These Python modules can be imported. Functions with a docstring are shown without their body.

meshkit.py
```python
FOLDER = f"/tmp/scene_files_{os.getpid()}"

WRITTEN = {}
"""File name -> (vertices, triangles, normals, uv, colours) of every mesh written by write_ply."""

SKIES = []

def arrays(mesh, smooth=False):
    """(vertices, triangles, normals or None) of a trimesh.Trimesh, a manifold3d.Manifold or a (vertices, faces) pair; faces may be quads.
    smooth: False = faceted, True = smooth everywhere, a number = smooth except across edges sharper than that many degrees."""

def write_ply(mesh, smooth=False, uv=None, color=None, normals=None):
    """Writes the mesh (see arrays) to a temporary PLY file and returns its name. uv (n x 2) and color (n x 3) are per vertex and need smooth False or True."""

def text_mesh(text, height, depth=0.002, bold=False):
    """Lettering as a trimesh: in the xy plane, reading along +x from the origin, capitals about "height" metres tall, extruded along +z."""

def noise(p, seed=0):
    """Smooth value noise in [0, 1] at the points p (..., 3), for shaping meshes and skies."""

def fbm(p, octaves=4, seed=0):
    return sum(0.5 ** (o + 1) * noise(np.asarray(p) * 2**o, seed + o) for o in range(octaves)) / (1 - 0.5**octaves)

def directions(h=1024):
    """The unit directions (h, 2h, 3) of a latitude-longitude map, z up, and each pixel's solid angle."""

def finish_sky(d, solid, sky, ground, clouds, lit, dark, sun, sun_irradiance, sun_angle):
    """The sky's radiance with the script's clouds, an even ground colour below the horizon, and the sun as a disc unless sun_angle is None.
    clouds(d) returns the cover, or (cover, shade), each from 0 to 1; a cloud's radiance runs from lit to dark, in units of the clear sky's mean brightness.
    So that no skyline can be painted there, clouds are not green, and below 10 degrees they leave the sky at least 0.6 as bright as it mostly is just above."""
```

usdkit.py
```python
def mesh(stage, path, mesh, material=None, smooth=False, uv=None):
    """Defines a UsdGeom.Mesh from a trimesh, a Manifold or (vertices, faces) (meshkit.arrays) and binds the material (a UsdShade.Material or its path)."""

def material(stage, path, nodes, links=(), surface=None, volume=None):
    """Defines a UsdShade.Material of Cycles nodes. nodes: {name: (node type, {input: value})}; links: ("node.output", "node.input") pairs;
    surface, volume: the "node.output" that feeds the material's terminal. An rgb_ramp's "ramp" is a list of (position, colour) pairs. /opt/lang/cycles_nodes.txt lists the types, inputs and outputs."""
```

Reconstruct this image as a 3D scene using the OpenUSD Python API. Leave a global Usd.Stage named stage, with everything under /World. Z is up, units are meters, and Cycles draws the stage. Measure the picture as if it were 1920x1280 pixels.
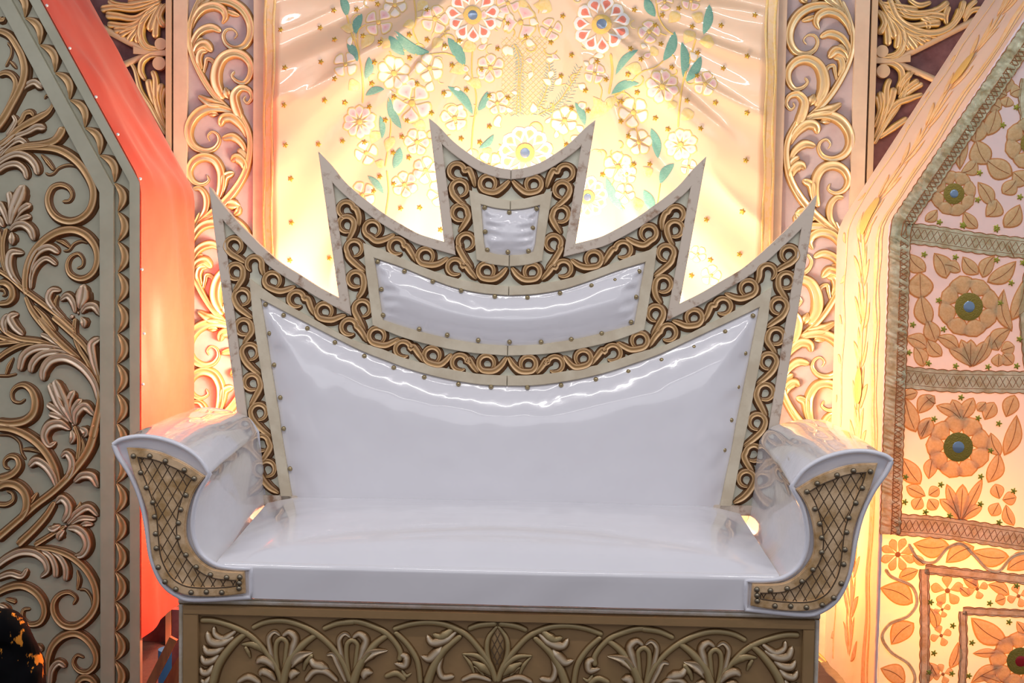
import math, random
import numpy as np, trimesh, usdkit, meshkit
from shapely.geometry import Polygon, LineString, Point
from shapely import affinity
from shapely.ops import unary_union
from pxr import Usd, UsdGeom, UsdLux, UsdShade, Gf, Sdf, Vt

random.seed(7); rng = np.random.default_rng(7)
stage = Usd.Stage.CreateInMemory()
UsdGeom.SetStageUpAxis(stage, 'Z'); UsdGeom.SetStageMetersPerUnit(stage, 1.0)
UsdGeom.Xform.Define(stage, '/World'); UsdGeom.Scope.Define(stage, '/World/Looks')

# ------------------------------------------------------------------ camera
FPX = 2540.0
CAM = np.array([0.125, -2.8, 1.185])
def _basis(yaw, pitch, roll):
    y, p, r = map(math.radians, (yaw, pitch, roll))
    f = np.array([-math.sin(y) * math.cos(p), math.cos(y) * math.cos(p), -math.sin(p)])
    rt = np.array([math.cos(y), math.sin(y), 0.0]); up = np.cross(rt, f)
    return rt * math.cos(r) + up * math.sin(r), up * math.cos(r) - rt * math.sin(r), f
RT, UP, FW = _basis(2.0, 3.38, 0.9)
cam = UsdGeom.Camera.Define(stage, '/World/camera')
cam.AddTransformOp().Set(Gf.Matrix4d(*[float(v) for row in (np.r_[RT, 0], np.r_[UP, 0], np.r_[-FW, 0], np.r_[CAM, 1]) for v in row]))
cam.CreateHorizontalApertureAttr(36.0); cam.CreateVerticalApertureAttr(24.0)
cam.CreateFocalLengthAttr(36.0 * FPX / 1920); cam.CreateClippingRangeAttr(Gf.Vec2f(0.05, 200))
cam.CreateExposureAttr(0.2)

# ------------------------------------------------------------------ light
def xf(prim, pos, rot=(0, 0, 0)):
    x = UsdGeom.Xformable(prim); x.AddTranslateOp().Set(Gf.Vec3d(*map(float, pos)))
    if any(rot): x.AddRotateXYZOp().Set(Gf.Vec3f(*map(float, rot)))
def rect(name, pos, rot, w, h, color, power):
    l = UsdLux.RectLight.Define(stage, '/World/' + name); xf(l, pos, rot)
    l.CreateWidthAttr(w); l.CreateHeightAttr(h); l.CreateColorAttr(Gf.Vec3f(*color)); l.CreateIntensityAttr(power); return l
def ball(name, pos, r, color, power):
    l = UsdLux.SphereLight.Define(stage, '/World/' + name); xf(l, pos)
    l.CreateRadiusAttr(r); l.CreateColorAttr(Gf.Vec3f(*color)); l.CreateIntensityAttr(power); return l
dome = UsdLux.DomeLight.Define(stage, '/World/hall_ambience')
dome.CreateColorAttr(Gf.Vec3f(0.86, 0.88, 1.0)); dome.CreateIntensityAttr(0.12)
# hall lamps: two rows of ceiling tubes, with an added frontal fill behind the photographer
rect('front_fill_light', (-0.6, -4.2, 3.1), (50, 0, -6), 3.2, 1.4, (0.96, 0.96, 1.0), 0.95)
for i, (x, y, z, p) in enumerate([(-1.25, -0.75, 2.7, 58), (0.0, -0.75, 2.7, 34), (1.25, -0.75, 2.7, 64), (-1.3, -2.4, 2.9, 8), (0.1, -2.4, 2.9, 8), (1.4, -2.4, 2.9, 8)]):
    rect('ceiling_tube_light_%03d' % i, (x, y, z), (0, 0, 0), 1.0, 0.05, (1.0, 0.965, 0.95), p)
# decorator's floodlights behind the sofa, facing the back wall, plus an added drape lamp
rect('warm_flood_light', (0.05, 0.66, 0.78), (108, 0, 0), 0.5, 0.22, (1.0, 0.89, 0.76), 62)
rect('left_warm_flood_light', (-0.46, 0.78, 0.78), (98, 0, 22), 0.12, 0.12, (1.0, 0.42, 0.17), 75)
rect('left_side_flood_light', (-0.52, 1.10, 0.92), (0, 90, 0), 0.12, 0.30, (1.0, 0.82, 0.52), 110)
rect('amber_flood_light', (0.44, 0.78, 0.66), (98, 0, -22), 0.14, 0.14, (1.0, 0.52, 0.18), 27)
ball('red_bulb_light', (-0.75, 0.98, 0.50), 0.035, (1.0, 0.06, 0.02), 290)
ball('added_drape_backlight', (1.12, 1.02, 0.42), 0.05, (1.0, 0.47, 0.14), 270)  # added lamp, unseen inside the right arch, lighting the drape from behind

# ------------------------------------------------------------------ materials
def mat(name, color, rough=0.5, metal=0.0, c2=None, scale=8.0, lo=0.35, hi=0.65, bump=0.0, bscale=60.0, coat=0.0, spec=0.5, transl=None, tfac=0.4, sheen=0.0, aniso=0.0, ramp_st=None, emit=None, dist=0.002, stretch=None):
    n = {'p': ('principled_bsdf', dict(base_color=color, roughness=rough, metallic=metal, coat_weight=coat, specular_ior_level=spec, sheen_weight=sheen, anisotropic=aniso))}
    L = []
    n['g'] = ('geometry', {})
    src = 'g.position'
    if stretch:
        n['m'] = ('mapping', dict(scale=stretch)); L.append(('g.position', 'm.vector')); src = 'm.vector'
    col = None
    if c2 is not None:
        n['n'] = ('noise_texture', dict(scale=scale, detail=5.0, roughness=0.6)); L.append((src, 'n.vector'))
        n['r'] = ('rgb_ramp', dict(ramp=[(0, color), (lo, color), (hi, c2), (1, c2)])); L.append(('n.fac', 'r.fac')); col = 'r.color'
    if ramp_st is not None:
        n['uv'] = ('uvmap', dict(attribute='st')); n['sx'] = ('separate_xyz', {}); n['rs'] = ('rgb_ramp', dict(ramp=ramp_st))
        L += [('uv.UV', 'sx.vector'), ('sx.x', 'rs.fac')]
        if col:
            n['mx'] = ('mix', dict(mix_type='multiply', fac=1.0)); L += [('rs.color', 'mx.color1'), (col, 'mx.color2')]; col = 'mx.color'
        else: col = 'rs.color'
    if col: L.append((col, 'p.base_color'))
    if bump:
        n['bn'] = ('noise_texture', dict(scale=bscale, detail=3.0)); n['b'] = ('bump', dict(strength=bump, distance=dist))
        L += [(src, 'bn.vector'), ('bn.fac', 'b.height'), ('b.normal', 'p.normal')]
    out = 'p.BSDF'
    if transl is not None:
        n['t'] = ('translucent_bsdf', dict(color=transl)); n['mc'] = ('mix_closure', dict(fac=tfac))
        L += [('p.BSDF', 'mc.closure1'), ('t.BSDF', 'mc.closure2')]; out = 'mc.closure'
    if emit is not None:
        n['p'][1]['emission_color'] = emit; n['p'][1]['emission_strength'] = 1.0
    return usdkit.material(stage, '/World/Looks/' + name, n, L, surface=out)

BR, BR2 = (.13, .055, .018), (.20, .095, .035)
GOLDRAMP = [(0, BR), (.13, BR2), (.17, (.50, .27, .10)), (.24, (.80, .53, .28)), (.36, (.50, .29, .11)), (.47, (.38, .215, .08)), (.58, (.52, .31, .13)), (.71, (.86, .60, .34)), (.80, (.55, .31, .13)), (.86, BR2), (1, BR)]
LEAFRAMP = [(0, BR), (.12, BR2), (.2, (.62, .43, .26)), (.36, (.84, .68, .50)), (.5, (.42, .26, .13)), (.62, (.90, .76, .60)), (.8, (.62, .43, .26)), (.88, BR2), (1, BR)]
M = {}
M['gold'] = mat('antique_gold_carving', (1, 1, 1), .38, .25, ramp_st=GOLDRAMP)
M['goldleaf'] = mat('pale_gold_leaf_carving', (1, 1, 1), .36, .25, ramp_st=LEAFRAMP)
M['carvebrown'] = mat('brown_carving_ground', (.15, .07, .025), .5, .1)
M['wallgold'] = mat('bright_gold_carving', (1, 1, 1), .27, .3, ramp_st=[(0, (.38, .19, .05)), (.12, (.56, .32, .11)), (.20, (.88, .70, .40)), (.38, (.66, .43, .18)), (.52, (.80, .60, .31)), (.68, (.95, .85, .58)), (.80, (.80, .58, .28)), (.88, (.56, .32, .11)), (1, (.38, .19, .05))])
M['strip'] = mat('champagne_gold_strip', (.72, .63, .47), .45, .1, c2=(.62, .52, .37), scale=14, lo=.4, hi=.62, bump=.15, bscale=90)
M['worn'] = mat('champagne_gold_strip_worn', (.68, .57, .46), .45, .1, c2=(.34, .19, .11), scale=30, lo=.54, hi=.68, bump=.2, bscale=90)
M['board'] = mat('sage_gold_board', (.70, .69, .55), .5, .05, c2=(.62, .60, .47), scale=25, bump=.2, bscale=120)
M['panel'] = mat('grey_sage_panel', (.49, .475, .355), .5, .08, c2=(.43, .41, .30), scale=10, bump=.12, bscale=90)
M['basegold'] = mat('bronze_gold_base', (.37, .222, .10), .42, .15, c2=(.32, .20, .085), scale=9, bump=.15, bscale=80)
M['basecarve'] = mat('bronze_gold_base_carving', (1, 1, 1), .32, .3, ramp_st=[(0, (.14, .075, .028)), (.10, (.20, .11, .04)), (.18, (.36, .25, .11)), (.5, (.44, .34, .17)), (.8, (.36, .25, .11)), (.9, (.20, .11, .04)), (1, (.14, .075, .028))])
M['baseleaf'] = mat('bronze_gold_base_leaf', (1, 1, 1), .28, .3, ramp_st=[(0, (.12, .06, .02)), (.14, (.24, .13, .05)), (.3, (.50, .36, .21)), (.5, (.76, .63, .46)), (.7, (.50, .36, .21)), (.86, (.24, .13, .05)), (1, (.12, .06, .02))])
M['vinyl'] = mat('white_glossy_vinyl', (.82, .80, .83), .16, 0, c2=(.79, .77, .80), scale=5, bump=.10, bscale=30, coat=.8, dist=.003)
M['plastic'] = mat('plastic_wrapped_vinyl', (.76, .74, .75), .14, 0, bump=.22, bscale=34, coat=1.0, dist=.004)
M['wrap'] = mat('plastic_wrapped_gold_edge', (.74, .70, .64), .15, .1, c2=(.58, .50, .36), scale=20, bump=.6, bscale=120, coat=1.0)
M['piping'] = mat('white_vinyl_piping', (.78, .77, .82), .2, 0, coat=.6)
M['stud'] = mat('brass_stud', (.42, .33, .18), .3, .75)
M['studdark'] = mat('dark_brass_stud', (.25, .21, .15), .32, .8)
M['facing'] = mat('gold_leather_facing', (.80, .56, .33), .30, .15, c2=(.48, .29, .12), scale=22, lo=.42, hi=.62, bump=.6, bscale=60)
M['seam'] = mat('dark_groove', (.10, .06, .03), .6)
M['satin'] = mat('peach_satin', (.92, .645, .40), .27, 0, spec=1.0, coat=.5, bump=.05, bscale=200)
M['satinband'] = mat('peach_satin_gold_band', (.93, .72, .44), .30, 0, c2=(.92, .68, .30), scale=60, lo=.5, hi=.6, bump=.2, bscale=90)
M['redcloth'] = mat('coral_red_cloth', (.90, .085, .042), .5, 0, sheen=.2, bump=.12, bscale=14, transl=(.95, .08, .04), tfac=.25, dist=.01)
M['lilac'] = mat('lilac_grey_board', (.55, .46, .46), .5, .05, c2=(.48, .38, .38), scale=16, bump=.1, bscale=80)
M['wallstrip'] = mat('tan_gold_board', (.76, .58, .41), .45, .1, c2=(.68, .50, .35), scale=12, bump=.1, bscale=80)
M['maroon'] = mat('dark_maroon_backing', (.13, .045, .05), .6, 0, c2=(.22, .10, .10), scale=20)
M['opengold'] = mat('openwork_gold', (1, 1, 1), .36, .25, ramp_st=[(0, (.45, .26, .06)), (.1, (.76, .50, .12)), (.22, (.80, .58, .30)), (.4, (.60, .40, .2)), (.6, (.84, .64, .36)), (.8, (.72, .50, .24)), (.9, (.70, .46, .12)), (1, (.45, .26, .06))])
M['openflat'] = mat('openwork_gold_flat', (.62, .44, .27), .42, .15)
# embroidery
M['leafg'] = mat('green_embroidered_leaf', (.16, .40, .30), .5, 0, c2=(.25, .50, .40), scale=160, stretch=(1, 1, 3))
M['goldthread'] = mat('gold_thread', (.88, .62, .18), .4, .1, bump=.5, bscale=300)
M['pinkpetal'] = mat('pale_pink_embroidered_petal', (1, 1, 1), .6, 0, ramp_st=[(0, (.86, .40, .42)), (.2, (.90, .56, .54)), (.62, (.93, .68, .64)), (.72, (.94, .82, .68)), (.86, (.86, .66, .28)), (1, (.82, .58, .16))])
M['whitepetal'] = mat('white_embroidered_petal', (1, 1, 1), .6, 0, ramp_st=[(0, (.95, .88, .80)), (.72, (.94, .86, .74)), (.86, (.86, .68, .30)), (1, (.84, .60, .18))])
M['coralpetal'] = mat('coral_and_white_petal', (1, 1, 1), .6, 0, ramp_st=[(0, (.85, .22, .15)), (.50, (.88, .30, .20)), (.56, (.95, .93, .90)), (.88, (.95, .93, .90)), (.94, (.90, .74, .40)), (1, (.86, .66, .3))])
M['orangepetal'] = mat('orange_and_white_petal', (1, 1, 1), .6, 0, ramp_st=[(0, (.88, .46, .22)), (.50, (.90, .52, .28)), (.56, (.96, .94, .90)), (1, (.96, .92, .84))])
M['sequin'] = mat('gold_sequin', (.62, .38, .05), .25, .6, bump=.6, bscale=400)
M['mirror'] = mat('blue_grey_mirror', (.26, .36, .50), .15, .4)
M['greenthread'] = mat('pale_green_thread', (.42, .58, .46), .6)
M['paleyellow'] = mat('yellow_embroidery', (.90, .66, .22), .5, 0, c2=(.92, .74, .38), scale=90)
# right hand drape
M['tulle'] = mat('white_pink_drape_cloth', (.95, .88, .91), .6, 0, bump=.2, bscale=24, transl=(.98, .78, .50), tfac=.26, dist=.006)
M['lace'] = mat('sage_gold_lace', (.82, .88, .62), .42, .1, c2=(.50, .48, .26), scale=40, bump=.9, bscale=120, transl=(.80, .42, .16), tfac=.22)
M['lacepetal'] = mat('sage_gold_lace_petal', (1, 1, 1), .55, .05, c2=(.82, .78, .70), scale=140, ramp_st=[(0, (.76, .72, .40)), (.84, (.82, .80, .48)), (.90, (.60, .34, .14)), (1, (.55, .28, .10))], bump=.5, bscale=200, transl=(.98, .60, .28), tfac=.42)
M['browncord'] = mat('brown_outline_cord', (.42, .20, .08), .6, transl=(.7, .25, .06), tfac=.25)
M['pollen'] = mat('olive_gold_flower_ring', (.30, .22, .03), .5, .2, bump=1.0, bscale=260)
M['greenseq'] = mat('green_gold_sequin', (.42, .42, .06), .25, .6, bump=.6, bscale=400)
M['cream'] = mat('cream_drape_cloth', (.82, .70, .56), .5, 0, bump=.15, bscale=16, transl=(.98, .80, .55), tfac=.18, sheen=.2, dist=.008)
M['creamgold'] = mat('yellow_gold_embroidery', (.90, .60, .22), .5, 0, c2=(.94, .74, .44), scale=60, ramp_st=[(0, (1, 1, 1)), (.82, (1, 1, 1)), (.9, (.85, .62, .36)), (1, (.8, .55, .3))])
M['fringe'] = mat('white_edge_fringe', (.80, .74, .78), .8, 0)
M['blackcloth'] = mat('black_batik_cloth', (.004, .004, .005), .9, 0, spec=.1, c2=(.75, .30, .04), scale=11, lo=.60, hi=.625, stretch=(1.6, 1, .8))
M['timber'] = mat('brown_timber', (.30, .13, .05), .6, 0, c2=(.18, .07, .03), scale=9, stretch=(6, 6, 1))
M['blueplastic'] = mat('blue_plastic', (.03, .25, .60), .4)
M['floor'] = mat('dark_carpet_floor', (.12, .09, .08), .8, 0, c2=(.09, .07, .06), scale=30, bump=.4, bscale=200)
M['hallwall'] = mat('hall_wall_paint', (.35, .30, .27), .7, 0, c2=(.31, .27, .24), scale=3)
M['blacklamp'] = mat('black_lamp_housing', (.03, .03, .03), .4)

# ------------------------------------------------------------------ scene tree helpers
_names = {}
def numbered(parent, name):
    k = (parent, name); i = _names.get(k, -1) + 1; _names[k] = i
    return name if i == 0 else '%s_%03d' % (name, i)
class Node:
    def __init__(s, path, org): s.path, s.org = path, org
def tag(prim, label=None, cat=None, group=None, kind=None):
    for k, v in (('label', label), ('category', cat), ('group', group), ('kind', kind)):
        if v: prim.SetCustomDataByKey(k, v)
def thing(name, label, cat, org, group=None):
    p = '/World/' + numbered('/World', name); x = UsdGeom.Xform.Define(stage, p)
    x.AddTranslateOp().Set(Gf.Vec3d(*map(float, org))); tag(x.GetPrim(), label, cat, group)
    return Node(p, np.array(org, float))
ROOT = Node('/World', np.zeros(3))
def emit(parent, name, mesh, m, smooth=False, st=None, label=None, cat=None, kind=None, group=None):
    path = parent.path + '/' + numbered(parent.path, name)
    if isinstance(mesh, tuple): v, f = np.asarray(mesh[0], float), np.asarray(mesh[1], int)
    else: v, f = np.asarray(mesh.vertices, float), np.asarray(mesh.faces, int)
    pr = usdkit.mesh(stage, path, (v - parent.org, f), M[m], smooth=smooth, uv=st)
    tag(pr.GetPrim(), label, cat, group, kind)
    return Node(path, parent.org)
def join(meshes):
    V, F, S, n = [], [], [], 0
    for q in meshes:
        v, f = (q[0], q[1]) if isinstance(q, tuple) else (q.vertices, q.faces)
        V.append(np.asarray(v, float)); ff = np.asarray(f, int)
        if ff.shape[1] == 4: ff = np.vstack([ff[:, [0, 1, 2]], ff[:, [0, 2, 3]]])
        F.append(ff + n); n += len(v)
        if isinstance(q, tuple) and len(q) > 2: S.append(q[2])
    return (np.vstack(V), np.vstack(F)) + ((np.vstack(S),) if S else ())

# ------------------------------------------------------------------ drawing planes
def ray(px): return FW + (np.asarray(px, float)[..., 0:1] - 960) / FPX * RT - (np.asarray(px, float)[..., 1:2] - 640) / FPX * UP
class Pl:
    """A plane of the place, with its own metre coordinates u (right), v (up) and w (out of it, towards the hall)."""
    def __init__(s, o, eu, ev):
        s.o, s.eu, s.ev = np.array(o, float), np.array(eu, float), np.array(ev, float)
        s.eu /= np.linalg.norm(s.eu); s.ev /= np.linalg.norm(s.ev); s.n = np.cross(s.eu, s.ev)
        a, b = s.uv([[960, 640], [970, 640]]); s.k = float(np.linalg.norm(a - b)) / 10
    def uv(s, px):
        d = ray(np.atleast_2d(px)); t = ((s.o - CAM) @ s.n) / (d @ s.n); p = CAM + d * t[:, None] - s.o
        return np.stack([p @ s.eu, p @ s.ev], 1)
    def xyz(s, uvw):
        uvw = np.asarray(uvw, float)
        if uvw.shape[1] == 2: uvw = np.c_[uvw, np.zeros(len(uvw))]
        return s.o + uvw[:, 0:1] * s.eu + uvw[:, 1:2] * s.ev + uvw[:, 2:3] * s.n
CROPS = dict(A1=(380, 340, 8), A2=(400, 480, 8), A3=(580, 280, 8), A4=(600, 420, 8), A5=(600, 540, 8), A6=(780, 220, 8), A7=(780, 380, 8), A8=(780, 580, 8), B1=(420, 620, 8), B2=(440, 780, 7.1125),
             L1=(0, 0, 5.8185), L2=(0, 200, 5.8185), L3=(0, 400, 5.8185), L4=(0, 600, 5.8185), L5=(0, 800, 5.8185), L6=(0, 1000, 4.57),
             V1=(320, 0, 5.8167), V2=(320, 200, 5.8167), B7=(330, 1110, 5.818), B8=(640, 1110, 5.818), C1=(150, 0, 4.921), S4=(480, 0, 3.048), S5=(960, 0, 3.048), Z3=(1140, 280, 3.048), Z1=(380, 210, 3.048),
             F3=(0, 850, 2.977), R6=(1400, 0, 2.977), R7=(1400, 420, 2.977), R8=(1400, 850, 2.977), R2=(1620, 0, 4.923), PX=(0, 0, 1))
def pts(s, c='PX'):
    a = np.array([[float(q) for q in t.split(',')] for t in s.split()])
    x, y, k = CROPS[c]; return a / k + (x, y)
def spline(p, step, closed=False, nmax=160):
    p = np.asarray(p, float)
    if len(p) == 2 and not closed: n = max(2, min(nmax, int(np.linalg.norm(p[1] - p[0]) / step))); return p[0] + (p[1] - p[0]) * np.linspace(0, 1, n + 1)[:, None]
    q = np.vstack([p[-1], p, p[0], p[1]]) if closed else np.vstack([2 * p[0] - p[1], p, 2 * p[-1] - p[-2]])
    out = []
    for i in range(1, len(q) - 2):
        a, b, c, d = q[i - 1:i + 3]; n = max(2, int(np.linalg.norm(c - b) / step)); t = np.linspace(0, 1, n, endpoint=False)[:, None]
        t0 = 0.0; t1 = max(np.linalg.norm(b - a), 1e-9) ** .5; t2 = t1 + max(np.linalg.norm(c - b), 1e-9) ** .5; t3 = t2 + max(np.linalg.norm(d - c), 1e-9) ** .5
        tt = t1 + t * (t2 - t1)
        A1 = (t1 - tt) / (t1 - t0) * a + (tt - t0) / (t1 - t0) * b; A2 = (t2 - tt) / (t2 - t1) * b + (tt - t1) / (t2 - t1) * c; A3 = (t3 - tt) / (t3 - t2) * c + (tt - t2) / (t3 - t2) * d
        B1 = (t2 - tt) / (t2 - t0) * A1 + (tt - t0) / (t2 - t0) * A2; B2 = (t3 - tt) / (t3 - t1) * A2 + (tt - t1) / (t3 - t1) * A3
        out.append((t2 - tt) / (t2 - t1) * B1 + (tt - t1) / (t2 - t1) * B2)
    if not closed: out.append(p[-1:])
    return np.vstack(out)
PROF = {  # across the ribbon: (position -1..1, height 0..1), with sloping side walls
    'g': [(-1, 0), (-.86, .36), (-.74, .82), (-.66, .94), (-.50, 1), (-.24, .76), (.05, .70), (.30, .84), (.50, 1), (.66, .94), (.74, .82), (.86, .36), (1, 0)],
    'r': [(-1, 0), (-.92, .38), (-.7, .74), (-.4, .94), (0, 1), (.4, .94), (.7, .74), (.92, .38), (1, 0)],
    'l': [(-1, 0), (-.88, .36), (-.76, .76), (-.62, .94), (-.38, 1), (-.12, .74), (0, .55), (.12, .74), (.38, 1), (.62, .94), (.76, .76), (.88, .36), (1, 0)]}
def ribbon_uv(c, w, h, prof='g', base=0.0, blunt=True, step=None):
    """A carved ribbon along the centre line c (metres, already smooth), half width w and height h along it."""
    n = len(c); t = np.gradient(c, axis=0); t /= np.linalg.norm(t, axis=1, keepdims=True) + 1e-12; nr = np.stack([-t[:, 1], t[:, 0]], 1)
    d = np.r_[0, np.cumsum(np.linalg.norm(np.diff(c, axis=0), axis=1))]; L = d[-1]; w = np.array(w, float).copy()
    if blunt:
        for e, x in ((w[0], d), (w[-1], L - d)):
            e = max(e, 1e-5); w = np.where(x < e, np.minimum(w, e * np.sqrt(np.clip(1 - (1 - x / e) ** 2, 0.03, 1))), w)
    P = np.array(PROF[prof]); k = len(P); hh = np.minimum(h, w * 1.3)
    uv = c[:, None] + nr[:, None] * (P[None, :, 0:1] * w[:, None, None]); z = base + P[None, :, 1] * hh[:, None]
    V = np.concatenate([uv, z[..., None]], 2).reshape(-1, 3); S = np.stack([np.broadcast_to((P[:, 0] + 1) / 2, (n, k)), np.broadcast_to((d / max(L, 1e-9))[:, None], (n, k))], 2).reshape(-1, 2)
    i, j = np.meshgrid(np.arange(n - 1), np.arange(k - 1), indexing='ij'); a = (i * k + j).ravel()
    F = np.vstack([np.c_[a, a + k, a + k + 1], np.c_[a, a + k + 1, a + 1]])
    # front side faces +w: check orientation
    v0, v1, v2 = V[F[len(F) // 4]]; 
    nz = np.cross(V[F[:, 1]] - V[F[:, 0]], V[F[:, 2]] - V[F[:, 0]])[:, 2].sum()
    if nz < 0: F = F[:, ::-1]
    return V, F, S
def stroke(pl, parent, px, widths, m, prof='g', hf=.45, name='scroll', base=0.0, mirror=None, stepk=2.2, hmax=.02, wrap=None, blunt=True, wide=1.0, skirt=0.0):
    """One carved stroke: px control points, widths (full, photo pixels) spread along it."""
    c = spline(pl.uv(px), stepk * pl.k)
    d = np.r_[0, np.cumsum(np.linalg.norm(np.diff(c, axis=0), axis=1))]; d /= d[-1]
    w = np.interp(d, np.linspace(0, 1, len(widths)), widths) * pl.k / 2 * wide
    h = np.minimum(w * 2 * hf, hmax)
    for mir in ([False] if mirror is None else [False, True]):
        cc = c.copy()
        if mir: cc[:, 0] = 2 * mirror - cc[:, 0]
        V, F, S = ribbon_uv(cc, w, h, prof, base + rng.uniform(0, .0012), blunt)
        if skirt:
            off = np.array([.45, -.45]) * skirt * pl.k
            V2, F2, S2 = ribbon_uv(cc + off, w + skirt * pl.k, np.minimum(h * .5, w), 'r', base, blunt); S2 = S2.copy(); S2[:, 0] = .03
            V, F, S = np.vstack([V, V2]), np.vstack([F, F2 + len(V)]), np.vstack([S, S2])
        if wrap is not None: V = wrap(V)
        emit(parent, name, (pl.xyz(V), F), m, True, S)
def W(s): return [float(x) for x in s.split()]
def slab(pl, poly, w0, w1, bevel=0.0):
    """A plane polygon (metres) from depth w0 to w1 with a bevelled front edge."""
    polys = [g for g in getattr(poly, 'geoms', [poly]) if g.area > 1e-9]; out = []
    for g in polys:
        if bevel > 0:
            inner = g.buffer(-bevel, join_style='mitre')
            a = trimesh.creation.extrude_polygon(g, abs(w1 - w0) - bevel, engine='earcut'); a.apply_translation([0, 0, w0]); out.append(a)
            for q in getattr(inner, 'geoms', [inner]):
                if q.area > 1e-9:
                    b = trimesh.creation.extrude_polygon(q, bevel * 1.5, engine='earcut'); b.apply_translation([0, 0, w1 - bevel * 1.5]); out.append(b)
        else:
            a = trimesh.creation.extrude_polygon(g, abs(w1 - w0), engine='earcut'); a.apply_translation([0, 0, w0]); out.append(a)
    t = trimesh.util.concatenate(out); return pl.xyz(t.vertices), t.faces
def box(lo, hi):
    b = trimesh.creation.box(np.subtract(hi, lo)); b.apply_translation((np.array(lo) + hi) / 2); return b
def bar(a, b, w, d):
    a, b = np.array(a, float), np.array(b, float); L = np.linalg.norm(b - a); t = trimesh.creation.box([w, d, L]); z = (b - a) / L
    t.apply_transform(trimesh.geometry.align_vectors([0, 0, 1], z)); t.apply_translation((a + b) / 2); return t
def dome_uv(c, r, h, base=0.0, rings=4, seg=12):
    V = [[c[0], c[1], base + h]]; S = [[0, 0]]; F = []
    for i in range(1, rings + 1):
        q = i / rings * math.pi / 2
        for j in range(seg):
            a = 2 * math.pi * j / seg; V.append([c[0] + r * math.sin(q) * math.cos(a), c[1] + r * math.sin(q) * math.sin(a), base + h * math.cos(q)]); S.append([i / rings, j / seg])
    for j in range(seg):
        F.append([0, 1 + j, 1 + (j + 1) % seg])
        for i in range(rings - 1):
            a, b = 1 + i * seg + j, 1 + i * seg + (j + 1) % seg; F += [[a, a + seg, b + seg], [a, b + seg, b]]
    return np.array(V, float), np.array(F), np.array(S, float)
def patch_uv(out, h, base=0.0, rings=4, edge=.0, flat=.75, center=None):
    """A padded shape with outline out (n x 2 metres): a domed patch whose st.x runs from 0 in the middle to 1 at the rim."""
    out = np.asarray(out, float); n = len(out); c = out.mean(0) if center is None else np.asarray(center, float); V = [[*c, base + h]]; S = [[0, 0]]; F = []
    for i in range(1, rings + 1):
        q = i / rings; z = base + h * (1 - max(0, (q - flat) / (1 - flat)) ** 2) if flat < 1 else base + h
        for j in range(n): V.append([*(c + (out[j] - c) * q), z]); S.append([q, j / n])
    for j in range(n):
        F.append([0, 1 + j, 1 + (j + 1) % n])
        for i in range(rings - 1):
            a, b = 1 + i * n + j, 1 + i * n + (j + 1) % n; F += [[a, a + n, b + n], [a, b + n, b]]
    V, F = np.array(V, float), np.array(F)
    if np.cross(V[F[:, 1]] - V[F[:, 0]], V[F[:, 2]] - V[F[:, 0]])[:, 2].sum() < 0: F = F[:, ::-1]
    return V, F, np.array(S, float)
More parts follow.
